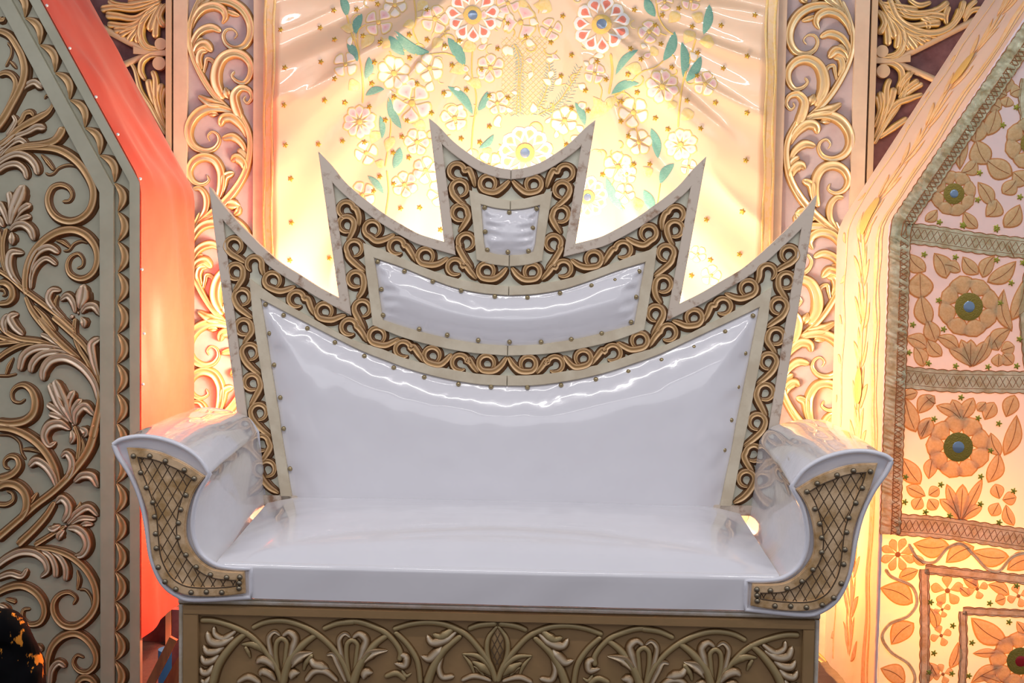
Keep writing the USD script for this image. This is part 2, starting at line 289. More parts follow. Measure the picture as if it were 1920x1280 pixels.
def petal_out(base, tip, w, n=14, belly=.62, bend=0.0):
    """Outline of a petal or leaf from base to tip with full width w; belly says where it is widest."""
    base, tip = np.array(base, float), np.array(tip, float); t = np.linspace(0, 1, n); ax = tip - base; L = np.linalg.norm(ax); nx = np.array([-ax[1], ax[0]]) / L
    e = math.log(.5) / math.log(belly); f = np.sin(math.pi * t ** e) ** .75 * w / 2; mid = base + ax * t[:, None] + nx * (bend * L * np.sin(math.pi * t))[:, None]
    return np.vstack([mid + nx * f[:, None], (mid - nx * f[:, None])[-2:0:-1]])

# ------------------------------------------------------------------ planes of the place
PF = Pl((0, 0, 0), (1, 0, 0), (0, 0, 1))                 # front of the sofa base and arms
PB = Pl((0, .50, 0), (1, 0, 0), (0, 0, 1))               # back end of the arms
PK = Pl((0, .50, .62), (1, 0, 0), (0, .09, 1))           # face of the backrest board
YA, YW = .70, 1.23
PA = Pl((0, YA, 0), (1, 0, 0), (0, 0, 1))                # front of the stage arch
PW = Pl((0, YW, 0), (1, 0, 0), (0, 0, 1))                # back wall of the stage
def one(pl, x, y): return pl.uv([[x, y]])[0]

# ------------------------------------------------------------------ room
emit(ROOT, 'floor', box((-4, -5, -.05), (4, 2.2, 0)), 'floor', kind='structure')
emit(ROOT, 'wall_back', box((-4, 2.0, 0), (4, 2.1, 3.6)), 'hallwall', kind='structure')

# ------------------------------------------------------------------ the sofa
sofa = thing('sofa', 'white vinyl wedding loveseat with horned gold-framed backrest on a carved bronze base', 'sofa', (0, .25, 0))
zs = one(PF, 935, 1066)[1]; zb = (one(PF, 332, 1122)[1] + one(PF, 1540, 1142)[1]) / 2 - .0005; zk = one(Pl((0, .46, 0), (1, 0, 0), (0, 0, 1)), 945, 940)[1]
# seat
def seat():
    ns, V = 60, []
    prof = []
    for a in np.linspace(0, 1, 6): prof.append((0.0, zb + (zs - .012 - zb) * a, 0))
    for a in np.linspace(0, math.pi / 2, 6)[1:]: prof.append((.014 * (1 - math.cos(a)), zs - .012 + .012 * math.sin(a), 0))
    for a in np.linspace(0, 1, 22)[1:]: prof.append((.014 + a * .49, zs + (zk - zs) * a, a))
    xa, xb = one(PF, 405, 1090)[0], one(PF, 1462, 1090)[0]; ba, bb = one(PB, 503, 950)[0], one(PB, 1385, 968)[0]
    for i in range(ns + 1):
        s = i / ns
        for j, (y, z, a) in enumerate(prof):
            x0 = xa + (ba - xa) * y / .5; x1 = xb + (bb - xb) * y / .5; x = x0 + (x1 - x0) * s
            edge = min(1, (min(s, 1 - s) / .12)) ; e = math.sin(edge * math.pi / 2)
            crown = .05 * math.sin(math.pi * min(1, max(0, a)) ** .62) * (.35 + .65 * math.sin(math.pi * s) ** .6) * e
            wr = .0016 * (meshkit.noise(np.array([x * 9, y * 26, 3.])) - .5) if a > 0 else .0030 * (meshkit.noise(np.array([x * 10 - z * 14, z * 9, 7.])) - .5)
            drop = 0.02 * (1 - e) * a
            V.append((x, y - (wr if a == 0 else 0) - (.006 * math.sin(math.pi * s) if a == 0 else .006 * math.sin(math.pi * s) * (1 - a)), z + crown + (wr if a else 0) - drop))
    k = len(prof); i, j = np.meshgrid(np.arange(ns), np.arange(k - 1), indexing='ij'); q = (i * k + j).ravel()
    F = np.vstack([np.c_[q, q + k, q + k + 1], np.c_[q, q + k + 1, q + 1]])
    return np.array(V), F
sv, sf = seat()
seat_n = emit(sofa, 'seat', (sv, sf), 'vinyl', True)
# arms
ARMF = pts('213,833 228,824 262,818 300,822 340,836 372,858 393,888 370,930 361,985 372,1030 400,1056 432,1064 470,1066 470,1119 365,1124 330,1114 303,1090 284,1045 275,985 264,935 245,890 223,856')
ARMB = pts('338,785 345,774 368,765 400,764 440,772 468,784 486,808 490,850 494,900 500,935 505,958 512,965 524,967 524,1012 465,1022 440,1015 415,995 400,960 393,905 385,860 370,825 345,800')
def loop(p, nseg=6, sharp=()):
    out = []; n = len(p)
    for i in range(n):
        a, b, c, d = p[(i - 1) % n], p[i], p[(i + 1) % n], p[(i + 2) % n]
        if i in sharp: a = 2 * b - c
        if (i + 1) % n in sharp: d = 2 * c - b
        for t in np.linspace(0, 1, nseg, endpoint=False): out.append(.5 * (2 * b + (c - a) * t + (2 * a - 5 * b + 4 * c - d) * t * t + (3 * b - a - 3 * c + d) * t ** 3))
    return np.array(out)
sharpi = (0, 6, 12, 13)
af, ab = loop(PF.uv(ARMF), 6, sharpi), loop(PB.uv(ARMB), 6, sharpi)
FACE = pts('240,838 270,840 300,846 325,856 350,868 386,892 370,914 359,938 352,967 350,995 355,1018 373,1045 396,1062 420,1068 460,1070 462,1110 433,1114 403,1116 363,1115 336,1108 312,1091 296,1065 287,1038 283,1000 279,960 265,917 252,883')
STUDL = pts('754,10 845,10 932,38 1037,88 1092,135 1046,227 1017,307 1004,382 1002,462 1046,560 1103,627 1182,670 1272,685 1345,683 1343,715 1341,745 1245,768 1160,765 1075,768 990,750 930,708 892,628 882,522 878,442 872,347 862,267 827,185 795,102', 'F3')
xmid = (one(PF, 332, 1122)[0] + one(PF, 1540, 1142)[0]) / 2
def arm(mir):
    mx = (lambda u: np.c_[2 * xmid - u[:, 0], u[:, 1]]) if mir else (lambda u: u)
    f, b = mx(af), mx(ab); V = []; n = len(f); ks = 14
    for k in range(ks + 1):
        t = k / ks; p = f + (b - f) * (t ** .9); y = .004 + .496 * t
        g = np.zeros(n); q = (np.arange(n) / n)
        bump = .010 * math.sin(math.pi * t) * np.exp(-((q - .17) / .13) ** 2)
        z = p[:, 1] + bump; x = p[:, 0]
        wz = .010 * (meshkit.noise(np.c_[x * 14, np.full(n, y * 9), z * 12 + 5]) - .5) * math.sin(math.pi * min(1, t * 1.6) / 2)
        V.append(np.c_[x + (wz if not mir else -wz), np.full(n, y) + (0.012 * np.sin(q * 40) * 0 if k < ks else 0), z + wz * .6])
    V = np.vstack(V); i, j = np.meshgrid(np.arange(ks), np.arange(n), indexing='ij'); a, c = (i * n + j).ravel(), (i * n + (j + 1) % n).ravel()
    F = np.vstack([np.c_[a, c, c + n], np.c_[a, c + n, a + n]])
    if mir: F = F[:, ::-1]
    # rounded caps
    cap = []
    for base, ring, yy in ((0, f, .004), (ks * n, b, .5)):
        g = Polygon(ring).buffer(0); t = trimesh.creation.extrude_polygon(g, .004, engine='earcut'); v = t.vertices
        cap.append((np.c_[v[:, 0], yy + (v[:, 2] - .002 if base else v[:, 2]), v[:, 1]], t.faces[:, ::-1]))
    body = join([(V, F)]); node = emit(sofa, 'armrest', body, 'vinyl' if False else 'plastic', 60 if False else True)
    emit(node, 'front_cap', cap[0], 'piping'); emit(node, 'rear_cap', cap[1], 'piping')
    rim = mx(spline(np.vstack([PF.uv(ARMF)[:13]]), .008)); 
    ring = mx(loop(PF.uv(ARMF), 5, sharpi)); tb = []
    pr = np.vstack([ring, ring[:1]])
    V2, F2, S2 = ribbon_uv(pr, np.full(len(pr), .0055), np.full(len(pr), .007), 'r', 0, False)
    emit(node, 'piping', (PF.xyz(V2), F2), 'piping', True)
    face = Polygon(mx(loop(PF.uv(FACE), 4, (0, 5, 14, 15)))).buffer(0); inner = face.buffer(-.0185)
    emit(node, 'facing_border', slab(PF, face.difference(inner.buffer(-.001)), 0, .011, .0025), 'facing')
    emit(node, 'quilted_facing', slab(PF, inner.buffer(.001), 0, .005), 'facing')
    lines = []
    x0, z0, x1, z1 = inner.bounds
    for sgn in (1, -1):
        for q in np.arange(-30, 30):
            cx = (x0 + x1) / 2 + q * .0215; ln = LineString([(cx - .25, (z0 + z1) / 2 - sgn * .43), (cx + .25, (z0 + z1) / 2 + sgn * .43)]).intersection(inner)
            for s in getattr(ln, 'geoms', [ln]):
                if s.length > .006:
                    c = np.array(s.coords); c = c[0] + (c[-1] - c[0]) * np.linspace(0, 1, max(3, int(s.length / .01)))[:, None]
                    v, ff, ss = ribbon_uv(c, np.full(len(c), .0010), np.full(len(c), .0008), 'r', .005, False); lines.append((PF.xyz(v), ff))
    emit(node, 'quilting', join(lines), 'seam')
    st = np.array(inner.exterior.coords); v, ff, ss = ribbon_uv(st, np.full(len(st), .0013), np.full(len(st), .001), 'r', .0105, False)
    emit(node, 'stitched_edge', (PF.xyz(v), ff), 'seam', True)
    for c in mx(PF.uv(STUDL)):
        v, ff, ss = dome_uv(c, .0062, .0065, .011); emit(node, 'stud', (PF.xyz(v), ff), 'studdark', True)
arm(False); arm(True)

# backrest
u0 = one(PK, 955, 500)[0]
k_ = PK.k
SIL = [('467.5,945 394,352', None), ('395,351 417.5,382.5 440,409 470,440 492.5,462.5 525,491 562.5,515 600,539 637,559', 1), ('637,559 598,285', None),
       ('598,285 621,309 645,339 667.5,360 692.5,380 717.5,399 749,419 785,439 809,447 833.5,454', 1), ('833.5,454 805,223', None), ('805,223 821,236 850,266 877.5,287.5 905,305 936,316 956,319', 1)]
half = []
for s, c in SIL:
    q = PK.uv(pts(s)); half.append(spline(q, .006) if c else q)
half = np.vstack(half); half[-1, 0] = u0

botl = half[0]
sil = np.vstack([half, [[u0, half[0, 1]]]])
def mirr(p): return np.c_[2 * u0 - np.asarray(p)[:, 0], np.asarray(p)[:, 1]]
HP = Polygon(sil).buffer(0); FULL = unary_union([HP, Polygon(mirr(sil)).buffer(0)]).buffer(.0002)
back = emit(sofa, 'backrest', slab(PK, FULL, -.024, 0), 'board')
fw = 18.5 * k_
inner = FULL.buffer(-fw, join_style='mitre', mitre_limit=12)
gap = .0009
LH = Polygon([(-3, -3), (u0 - gap, -3), (u0 - gap, 3), (-3, 3)]); RH = Polygon([(u0 + gap, -3), (3, -3), (3, 3), (u0 + gap, 3)])
ofr = FULL.difference(inner)
def reg(s): return PK.uv(pts(s))
T1o = np.vstack([reg('527,925'), reg('517,857'), reg('507,794'), reg('502,767'), reg('491,695'), reg('481,632'), reg('475,592'), reg('469,522')] + [spline(reg('469,522 507.5,550 537,569 587,597 667,639 712,652 756,670 800,682 830,689 892,700 951,704'), .006)])
T1i = np.vstack([reg('552,945'), reg('551,942'), reg('530,815'), reg('524,770'), reg('512.5,701'), reg('500,620'), reg('490.6,561')] + [spline(reg('491,561 525,579 575,605 625,631 675,656 725,676 775,694 842,711 905,721 951,723'), .006)])
T1o[-1, 0] = T1i[-1, 0] = u0
F1 = Polygon(np.vstack([T1o, T1i[::-1], reg('530,945')])).buffer(0)
T2o = np.vstack([spline(reg('951,667 880,661 830,652 800,645 754,632 700,610'), .006), reg('691,540 687.5,515 682,456'), spline(reg('682,456 725,472 781,496 835,516 892,530 951,537'), .006)])
T2i = np.vstack([spline(reg('951,648 905,645 830,632 762,614 719,600'), .006), reg('712,555 710,532 702.5,484'), spline(reg('702.5,484 750,500 812,525 855,540 905,550 951,554'), .006)])
T3o = np.vstack([spline(reg('952,500 917,495 894,487.5'), .006), reg('889,435 882.5,380 880,357'), spline(reg('880,357 905,365 930,372 957,377'), .006)])
T3i = np.vstack([spline(reg('952.5,479 930,477 911,471'), .006), reg('907.5,455 902,384'), spline(reg('902,384 930,391 956,394'), .006)])
for t in (T2o, T2i, T3o, T3i): t[0, 0] = t[-1, 0] = u0
F2 = Polygon(T2o).buffer(0).difference(Polygon(T2i).buffer(0)); F3 = Polygon(T3o).buffer(0).difference(Polygon(T3i).buffer(0))
bott = ofr
emit(back, 'outer_frame', slab(PK, ofr.intersection(LH), 0, .011, .0012), 'worn'); emit(back, 'outer_frame', slab(PK, ofr.intersection(RH), 0, .011, .0012), 'worn')
for q in (F1, F2, F3):
    emit(back, 'pad_frame', slab(PK, q.intersection(LH), 0, .011, .0012), 'strip')
    emit(back, 'pad_frame', slab(PK, affinity.affine_transform(q, [-1, 0, 0, 1, 2 * u0, 0]).intersection(RH), 0, .011, .0012), 'strip')
# scroll work of the backrest: centre of the eye, turn, start angle, sweep, tail
SCR = [('A1', 480, 970, -1, 40, 235, '440,1090 540,1150 665,1230'), ('A2', 345, 240, 1, 85, 265, '455,330 400,430 310,550'), ('A2', 440, 620, -1, 60, 245, '375,755 500,860 610,940'),
       ('A2', 465, 1070, 1, 95, 255, '590,1130 510,1250 450,1330'), ('B1', 400, 320, -1, 60, 245, '330,450 450,580 565,665'), ('B1', 430, 775, 1, 95, 255, '560,830 480,1000 395,1140'),
       ('B1', 530, 1220, -1, 60, 245, '450,1340 580,1480 720,1590'), ('B2', 360, 360, 1, 95, 255, '485,400 440,500 350,620'), ('B2', 440, 700, -1, 60, 245, '375,820 470,940 600,1025'),
       ('A2', 625, 130, 1, 170, 175, '745,190 765,270 770,310'), ('A2', 895, 370, -1, 40, 285, '1000,530 1120,510 1240,450'), ('A2', 1255, 650, 1, 100, 255, '1420,640 1480,780 1545,900'),
       ('A2', 1670, 830, -1, 40, 285, '1780,960 1900,920 2000,880'), ('A5', 445, 590, 1, 100, 255, '580,590 650,680 720,810'), ('A5', 860, 720, -1, 40, 285, '980,860 1090,820 1200,750'),
       ('A5', 1250, 920, 1, 100, 255, '1400,880 1490,990 1585,1120'), ('A8', 245, 690, -1, 40, 285, '360,830 450,770 540,660'), ('A8', 660, 800, 1, 100, 255, '790,750 860,850 940,950'),
       ('A8', 1060, 810, -1, 40, 285, '1170,920 1280,840 1368,705'),
       ('A3', 560, 910, 1, 100, 245, '710,900 755,1020 750,1160'), ('A3', 565, 1130, 1, 95, 260, '675,1190 610,1330 560,1370'), ('A4', 520, 370, -1, 50, 260, '440,500 560,620 690,720'), ('A4', 545, 835, 1, 95, 260, '670,900 640,1020 555,1130'),
       ('A5', 640, 310, -1, 50, 250, '530,360 600,500 685,660'), ('A4', 790, 80, -1, 30, 280, '850,260 1000,230 1130,150'), ('A4', 1155, 340, 1, 100, 255, '1300,330 1380,440 1450,570'),
       ('A4', 1585, 490, -1, 40, 285, '1690,620 1810,590 1930,500'), ('A7', 590, 970, 1, 100, 255, '740,940 820,1040 920,1150'), ('A7', 1055, 1030, -1, 40, 285, '1160,1150 1270,1090 1372,965'),
       ('A6', 615, 820, 1, 100, 255, '790,790 850,900 890,1050'), ('A6', 655, 1075, -1, 50, 260, '560,1160 660,1270 760,1340'), ('A7', 660, 160, 1, 95, 260, '790,210 730,330 640,450'), ('A7', 755, 590, -1, 50, 260, '640,660 720,830 850,1000'),
       ('A6', 1080, 1000, -1, 40, 285, '1180,1130 1310,1050 1412,940')]
for c, x, y, d, a0, sw, tail in SCR:
    X0, Y0, s = CROPS[c]; ctr = np.array([x / s + X0, y / s + Y0]); a = np.radians(np.linspace(a0 - d * 52, a0 + d * sw, 17)); tt = np.linspace(0, 1, 17)
    r = (14.2 + .6 * tt); ring = ctr + np.c_[np.cos(a) * r, np.sin(a) * r]
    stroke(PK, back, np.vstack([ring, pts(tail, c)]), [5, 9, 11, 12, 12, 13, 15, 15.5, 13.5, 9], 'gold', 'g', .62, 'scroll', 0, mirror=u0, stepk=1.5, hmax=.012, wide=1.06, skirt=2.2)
    for mir in (False, True):
        cc = PK.uv([ctr])
        if mir: cc = mirr(cc)
# pads
def coons(B, R, T, L, n=48, m=28):
    def rs(p, k):
        p = np.asarray(p, float); d = np.r_[0, np.cumsum(np.linalg.norm(np.diff(p, axis=0), axis=1))]; d /= d[-1]; q = np.linspace(0, 1, k + 1); return np.c_[np.interp(q, d, p[:, 0]), np.interp(q, d, p[:, 1])]
    B, T, L, R = rs(B, n), rs(T, n), rs(L, m), rs(R, m); u = np.linspace(0, 1, n + 1)[:, None, None]; v = np.linspace(0, 1, m + 1)[None, :, None]
    return (1 - v) * B[:, None] + v * T[:, None] + (1 - u) * L[None] + u * R[None] - ((1 - u) * (1 - v) * B[0] + u * (1 - v) * B[-1] + (1 - u) * v * T[0] + u * v * T[-1])
def pad(B, R, T, L, h, n, m, hem=.010, seed=0, bottom_open=False):
    G = coons(B, R, T, L, n, m); u = np.linspace(0, 1, n + 1)[:, None]; v = np.linspace(0, 1, m + 1)[None]
    du = np.minimum(u, 1 - u) * np.linalg.norm(G[-1, m // 2] - G[0, m // 2]); top = (1 - v) * np.linalg.norm(G[n // 2, -1] - G[n // 2, 0]); bt = v * np.linalg.norm(G[n // 2, -1] - G[n // 2, 0])
    dd = np.minimum(du, top) if bottom_open else np.minimum(np.minimum(du, top), bt)
    q = np.clip((dd - hem) / (h * 3.2), 0, 1); z = .004 + .003 * np.clip(dd / .004, 0, 1) + h * (1 - (1 - q) ** 2.4)
    nz = meshkit.noise(np.c_[(G[..., 0].ravel() * 22), G[..., 1].ravel() * 22, np.full(G[..., 0].size, seed + .5)]).reshape(z.shape) - .5
    pleat = np.sin(u * 44 + 26 * nz) * np.exp(-((top - hem - .012) / .022) ** 2) * .0007 + np.sin(v * 30 + 6 * nz) * np.exp(-((du - hem - .014) / .03) ** 2) * .0022
    z = z + np.where(dd > hem, nz * .004 + pleat, 0)
    V = np.concatenate([G, z[..., None]], 2).reshape(-1, 3); k = m + 1; i, j = np.meshgrid(np.arange(n), np.arange(m), indexing='ij'); a = (i * k + j).ravel()
    return PK.xyz(V), np.vstack([np.c_[a, a + k, a + k + 1], np.c_[a, a + k + 1, a + 1]])
t1 = T1i[6:]; T = np.vstack([t1, mirr(t1)[::-1][1:]]); Lp = T1i[:7]; ext = np.array([[Lp[0, 0] + .004, Lp[0, 1] - .05]]); Lp = np.vstack([ext, Lp]); Rp = mirr(Lp)
p1 = emit(back, 'backrest_pad', pad(np.vstack([Lp[:1], Rp[:1]]), Rp, T, Lp, .040, 120, 64, .009, 1, True), 'vinyl', True)
def closedpad(Ti, h, n, m, seed):
    kb = int(np.argmax(np.abs(Ti[:, 0] - u0) > 1e9)) ; xs = Ti[:, 0]
    return None
b2 = spline(reg('951,648 905,645 830,632 762,614 719,600'), .006); b2[0, 0] = u0; tt2 = spline(reg('702.5,484 750,500 812,525 855,540 905,550 951,554'), .006); tt2[-1, 0] = u0; l2 = reg('719,600 712,555 710,532 702.5,484')
p2 = emit(back, 'backrest_pad', pad(np.vstack([b2[::-1], mirr(b2)[1:]]), mirr(l2), np.vstack([tt2, mirr(tt2)[::-1][1:]]), l2, .026, 90, 32, .008, 2), 'vinyl', True)
b3 = spline(reg('952.5,479 930,477 911,471'), .006); b3[0, 0] = u0; t3 = spline(reg('902,384 930,391 956,394'), .006); t3[-1, 0] = u0; l3 = reg('911,471 907.5,455 902,384')
p3 = emit(back, 'backrest_pad', pad(np.vstack([b3[::-1], mirr(b3)[1:]]), mirr(l3), np.vstack([t3, mirr(t3)[::-1][1:]]), l3, .014, 36, 30, .008, 3), 'vinyl', True)
STUDS = '499,571 507,625 515.6,684 527,745 533.5,803 545.5,878 533,591 577.5,615.6 629,642 684,667.5 739,689 796,707 860,720 921,725 989,726 1052,722 1117,711 1178,696.5 1240,675 1301,651 1359,622 1411,592 1396,662 1382.5,725 1370,787 1357,843 1344.6,903 ' \
        '709,491 759,509 812,528 865,545 928,556 989,558 1050,550 1109,536 1153,526 1198,509 1192,557 1183,604 1128,625 1071,636 1014.6,641 955.5,641 897,638 839,628 786.6,617 719,591 716,542.5 909,390 955,399 1006,392 910,435 999,428 914,469 952.5,473 991,471'
for c in PK.uv(pts(STUDS)):
    v, f, s = dome_uv(c, 4.6 * k_, .0065, .0085); emit(back, 'stud', (PK.xyz(v), f), 'stud', True)

# carved base
tl, tr = one(PF, 332, 1122), one(PF, 1540, 1142); xl, xr = tl[0], tr[0]; zt = (tl[1] + tr[1]) / 2 - .002
basebox = emit(sofa, 'base', box((xl, .016, .0), (xr, .50, zt)), 'basegold')
def hround(x0, x1, z, r, y=.0):
    c = np.c_[np.linspace(x0, x1, 40), np.full(40, z)]; v, f, s = ribbon_uv(c, np.full(40, r), np.full(40, r * 1.1), 'r', -.016, False); return PF.xyz(v), f
emit(basebox, 'top_moulding', join([hround(xl, xr, zt - .0105, .0068), (lambda b: (b.vertices, b.faces))(box((xl, .004, zt - .0035), (xr, .02, zt)))]), 'wrap', True if False else 40)
fx0, fx1 = one(PF, 371, 1200)[0], one(PF, 1506, 1200)[0]; fz = one(PF, 936, 1166)[1]
emit(basebox, 'top_rail', slab(PF, Polygon([(xl + .012, fz), (xr - .012, fz), (xr - .012, zt - .018), (xl + .012, zt - .018)]), -.016, 0, .0015), 'basegold')
for a, b in ((xl + .012, fx0), (fx1, xr - .012)):
    emit(basebox, 'stile', slab(PF, Polygon([(a, 0.02), (b, 0.02), (b, fz - .0005), (a, fz - .0005)]), -.016, 0, .0015), 'basegold')
for a in (xl + .005, xr - .005):
    c = np.c_[np.full(30, a), np.linspace(.02, zt - .018, 30)]; v, f, s = ribbon_uv(c, np.full(30, .0055), np.full(30, .006), 'r', -.016, False); emit(basebox, 'corner_bead', (PF.xyz(v), f), 'wrap', True)
emit(basebox, 'field', slab(PF, Polygon([(fx0 - .002, .02), (fx1 + .002, .02), (fx1 + .002, fz + .002), (fx0 - .002, fz + .002)]), -.0165, -.0135), 'basegold')
ub = one(PF, 932, 1220)[0]
BC = [  # carved stems: crop, points, widths, profile, material
 ('B7', '245,318 400,325 600,385 800,490 950,640 1080,830 1150,1030', '46 46 44 42', 'g', 0), ('B7', '380,1030 450,810 570,630 700,500 790,440', '70 66 60 40', 'g', 0),
 ('B7', '810,410 950,345 1150,325 1330,365 1520,465 1680,600 1800,760 1900,1000', '40 46 46 44', 'g', 0), ('B7', '1150,1030 1230,760 1380,580 1560,450', '66 64 60 40', 'g', 0),
 ('B7', '1585,420 1750,355 1950,335', '40 46 46', 'g', 0), ('B8', '-20,345 150,333 300,372 480,460 600,590 640,680 625,770', '46 46 46 44 46', 'g', 0), ('B8', '570,440 720,590 820,760 860,1020', '40 46 44', 'g', 0),
 ('B8', '110,1030 200,800 350,590 520,465', '70 64 58 40', 'g', 0), ('B8', '550,420 750,362 950,342 1150,372 1350,470 1500,630 1620,800 1690,1000', '40 46 46 46', 'g', 0), ('B8', '925,1030 1000,830 1110,650 1310,480', '70 64 58 40', 'g', 0),
 ('B8', '1370,420 1500,375 1699,352', '40 46 48', 'g', 0),
 ('B7', '650,430 500,520 410,470 400,385', '40 70 66 40', 'r', 1), ('B7', '620,500 470,570 370,550 325,440', '40 90 95 60', 'r', 1), ('B7', '520,600 420,660 330,660 285,590', '40 80 88 50', 'r', 1), ('B7', '460,690 380,760 300,770 260,700', '40 80 86 50', 'r', 1), ('B7', '400,800 340,890 280,890 250,830', '40 76 80 50', 'r', 1), ('B7', '380,920 300,1000 260,960', '40 70 50', 'r', 1),
 ('B7', '1110,960 1020,640 1005,500 1065,445 1130,490', '30 50 60 60 30', 'g', 1), ('B7', '1185,880 1260,640 1290,510 1225,450 1145,495', '40 60 84 80 40', 'r', 1), ('B7', '1125,980 1075,680 1095,550 1145,520 1195,560 1190,680 1150,980', '30 40 40 40 30', 'g', 0),
 ('B7', '1880,980 1790,660 1775,520 1835,465 1900,510', '30 50 60 60 30', 'g', 1), ('B8', '150,900 225,660 260,530 190,470 110,515', '40 60 84 80 40', 'r', 1), ('B8', '90,1000 45,700 60,570 110,540 165,580 160,700 120,1000', '30 40 40 40 30', 'g', 0),
 ('B7', '1090,880 1010,780 920,750 860,790', '40 84 96 60', 'r', 1), ('B7', '1080,980 1000,900 930,880 900,930', '40 80 90 50', 'r', 1), ('B7', '920,1010 780,940 650,1000', '60 80 50', 'r', 1), ('B7', '1000,700 850,590 690,585', '24 64 20', 'l', 0), ('B7', '740,600 780,680 800,740', '30 34 14', 'r', 0),
 ('B7', '1230,840 1340,710 1480,670', '40 130 20', 'l', 1), ('B7', '1480,690 1400,800 1380,880', '40 44 20', 'r', 0), ('B7', '1440,710 1500,800 1570,820 1660,850', '30 84 100 40', 'r', 1), ('B7', '1630,700 1700,690 1760,800 1850,1000', '40 66 60 40', 'g', 1), ('B7', '1240,970 1270,900 1340,890', '60 100 60', 'r', 1), ('B7', '1400,990 1500,880 1620,880 1760,990', '60 70 70 50', 'r', 1),
 ('B8', '620,690 700,720 690,810 570,790', '50 80 80 30', 'r', 1), ('B8', '170,830 320,680 500,650', '40 120 20', 'l', 1), ('B8', '230,970 260,890 340,890', '60 104 60', 'r', 1), ('B8', '460,940 600,900 700,980', '40 50 40', 'r', 0), ('B8', '650,860 700,930 760,900', '20 34 14', 'r', 0),
 ('B8', '1260,440 1120,540 980,560 930,480', '30 84 96 50', 'r', 1), ('B8', '1230,400 1080,500 990,470', '30 70 30', 'l', 0), ('B8', '1110,600 1020,690 950,740 860,710', '40 100 96 30', 'r', 1), ('B8', '1110,660 1060,840 1100,940 1230,930', '40 64 70 60', 'r', 1),
 ('B8', '1690,980 1600,800 1480,710 1310,690', '34 46 44 16', 'g', 0), ('B8', '1450,910 1400,790 1320,695', '20 34 14', 'r', 0), ('B8', '1640,930 1520,820 1420,770', '20 70 20', 'l', 0), ('B8', '1300,980 1450,930 1640,985', '50 66 40', 'r', 1), ('B8', '1560,940 1500,860 1430,820', '14 30 10', 'r', 0),
 ('B8', '1690,980 1590,700 1600,520 1700,380', '30 44 40 24', 'g', 0)]
for c, p, w, pf, leaf in BC:
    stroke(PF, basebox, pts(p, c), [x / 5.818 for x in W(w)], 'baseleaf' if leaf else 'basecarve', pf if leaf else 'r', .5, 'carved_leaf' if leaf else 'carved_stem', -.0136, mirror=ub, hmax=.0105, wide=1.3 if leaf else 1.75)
# pineapple bud in the middle
pb = np.vstack([PF.uv(pts('1700,385 1640,480 1612,600 1640,740 1700,900', 'B8'))]); pb = spline(pb, .004); pb = np.vstack([pb, np.c_[2 * ub - pb[::-1][1:-1, 0], pb[::-1][1:-1, 1]]])
v, f, s = patch_uv(pb, .007, -.0136, 5, flat=.2); bud = emit(basebox, 'carved_bud', (PF.xyz(v), f), 'basegold', True)
bl = []
pg = Polygon(pb).buffer(-.003)
for sg in (1, -1):
    for q in range(-8, 9):
        cx, cz = ub + q * .0125, (pb[:, 1].min() + pb[:, 1].max()) / 2; ln = LineString([(cx - .03, cz - sg * .06), (cx + .03, cz + sg * .06)]).intersection(pg)
        if ln.length > .004:
            c = np.array(ln.coords); c = c[0] + (c[-1] - c[0]) * np.linspace(0, 1, 8)[:, None]; v, f, s = ribbon_uv(c, np.full(8, .0009), np.full(8, .0007), 'r', -.0066, False); bl.append((PF.xyz(v), f))
emit(basebox, 'lattice_groove', join(bl), 'seam')

# ------------------------------------------------------------------ carved arch panel on the left
ka = PA.k
panel = thing('carved_screen', 'grey-green carved arch screen with gold vine scrolls and scalloped border, left of the sofa', 'carved panel', (-1.3, YA, 0))
def arch_edge(px_corner, px_top, x_low, vtop=2.25):
    """A border line of the arch: vertical below the corner, slanting out above it (metres)."""
    c = one(PA, *px_corner); t = one(PA, *px_top); u = one(PA, x_low, 800)[0]; c[0] = u; d = (t - c) / np.linalg.norm(t - c)
    return np.array([[u, 0.0], c, c + d * (vtop - c[1]) / d[1]])
E_out, E_ob, E_ch, E_f = arch_edge((261, 342), (76, 0), 263), arch_edge((243, 342), (55, 0), 243.5), arch_edge((216.5, 351), (22, 0), 214.5), arch_edge((190, 361), (-6, 0), 188)
uL = one(PA, -260, 800)[0]
def left_of(E): return Polygon(np.vstack([E, [[uL - .9, E[2, 1]], [uL - .9, 0]]])).buffer(0).intersection(Polygon([(uL, 0), (2, 0), (2, 3), (uL, 3)]))
emit(panel, 'board', slab(PA, left_of(E_out), -.018, -.012), 'panel')
emit(panel, 'outer_band', slab(PA, left_of(E_out).difference(left_of(E_ob)), -.012, .004, .0012), 'panel')
emit(panel, 'inner_band', slab(PA, left_of(E_ch).difference(left_of(E_f)), -.012, .004, .0012), 'panel')
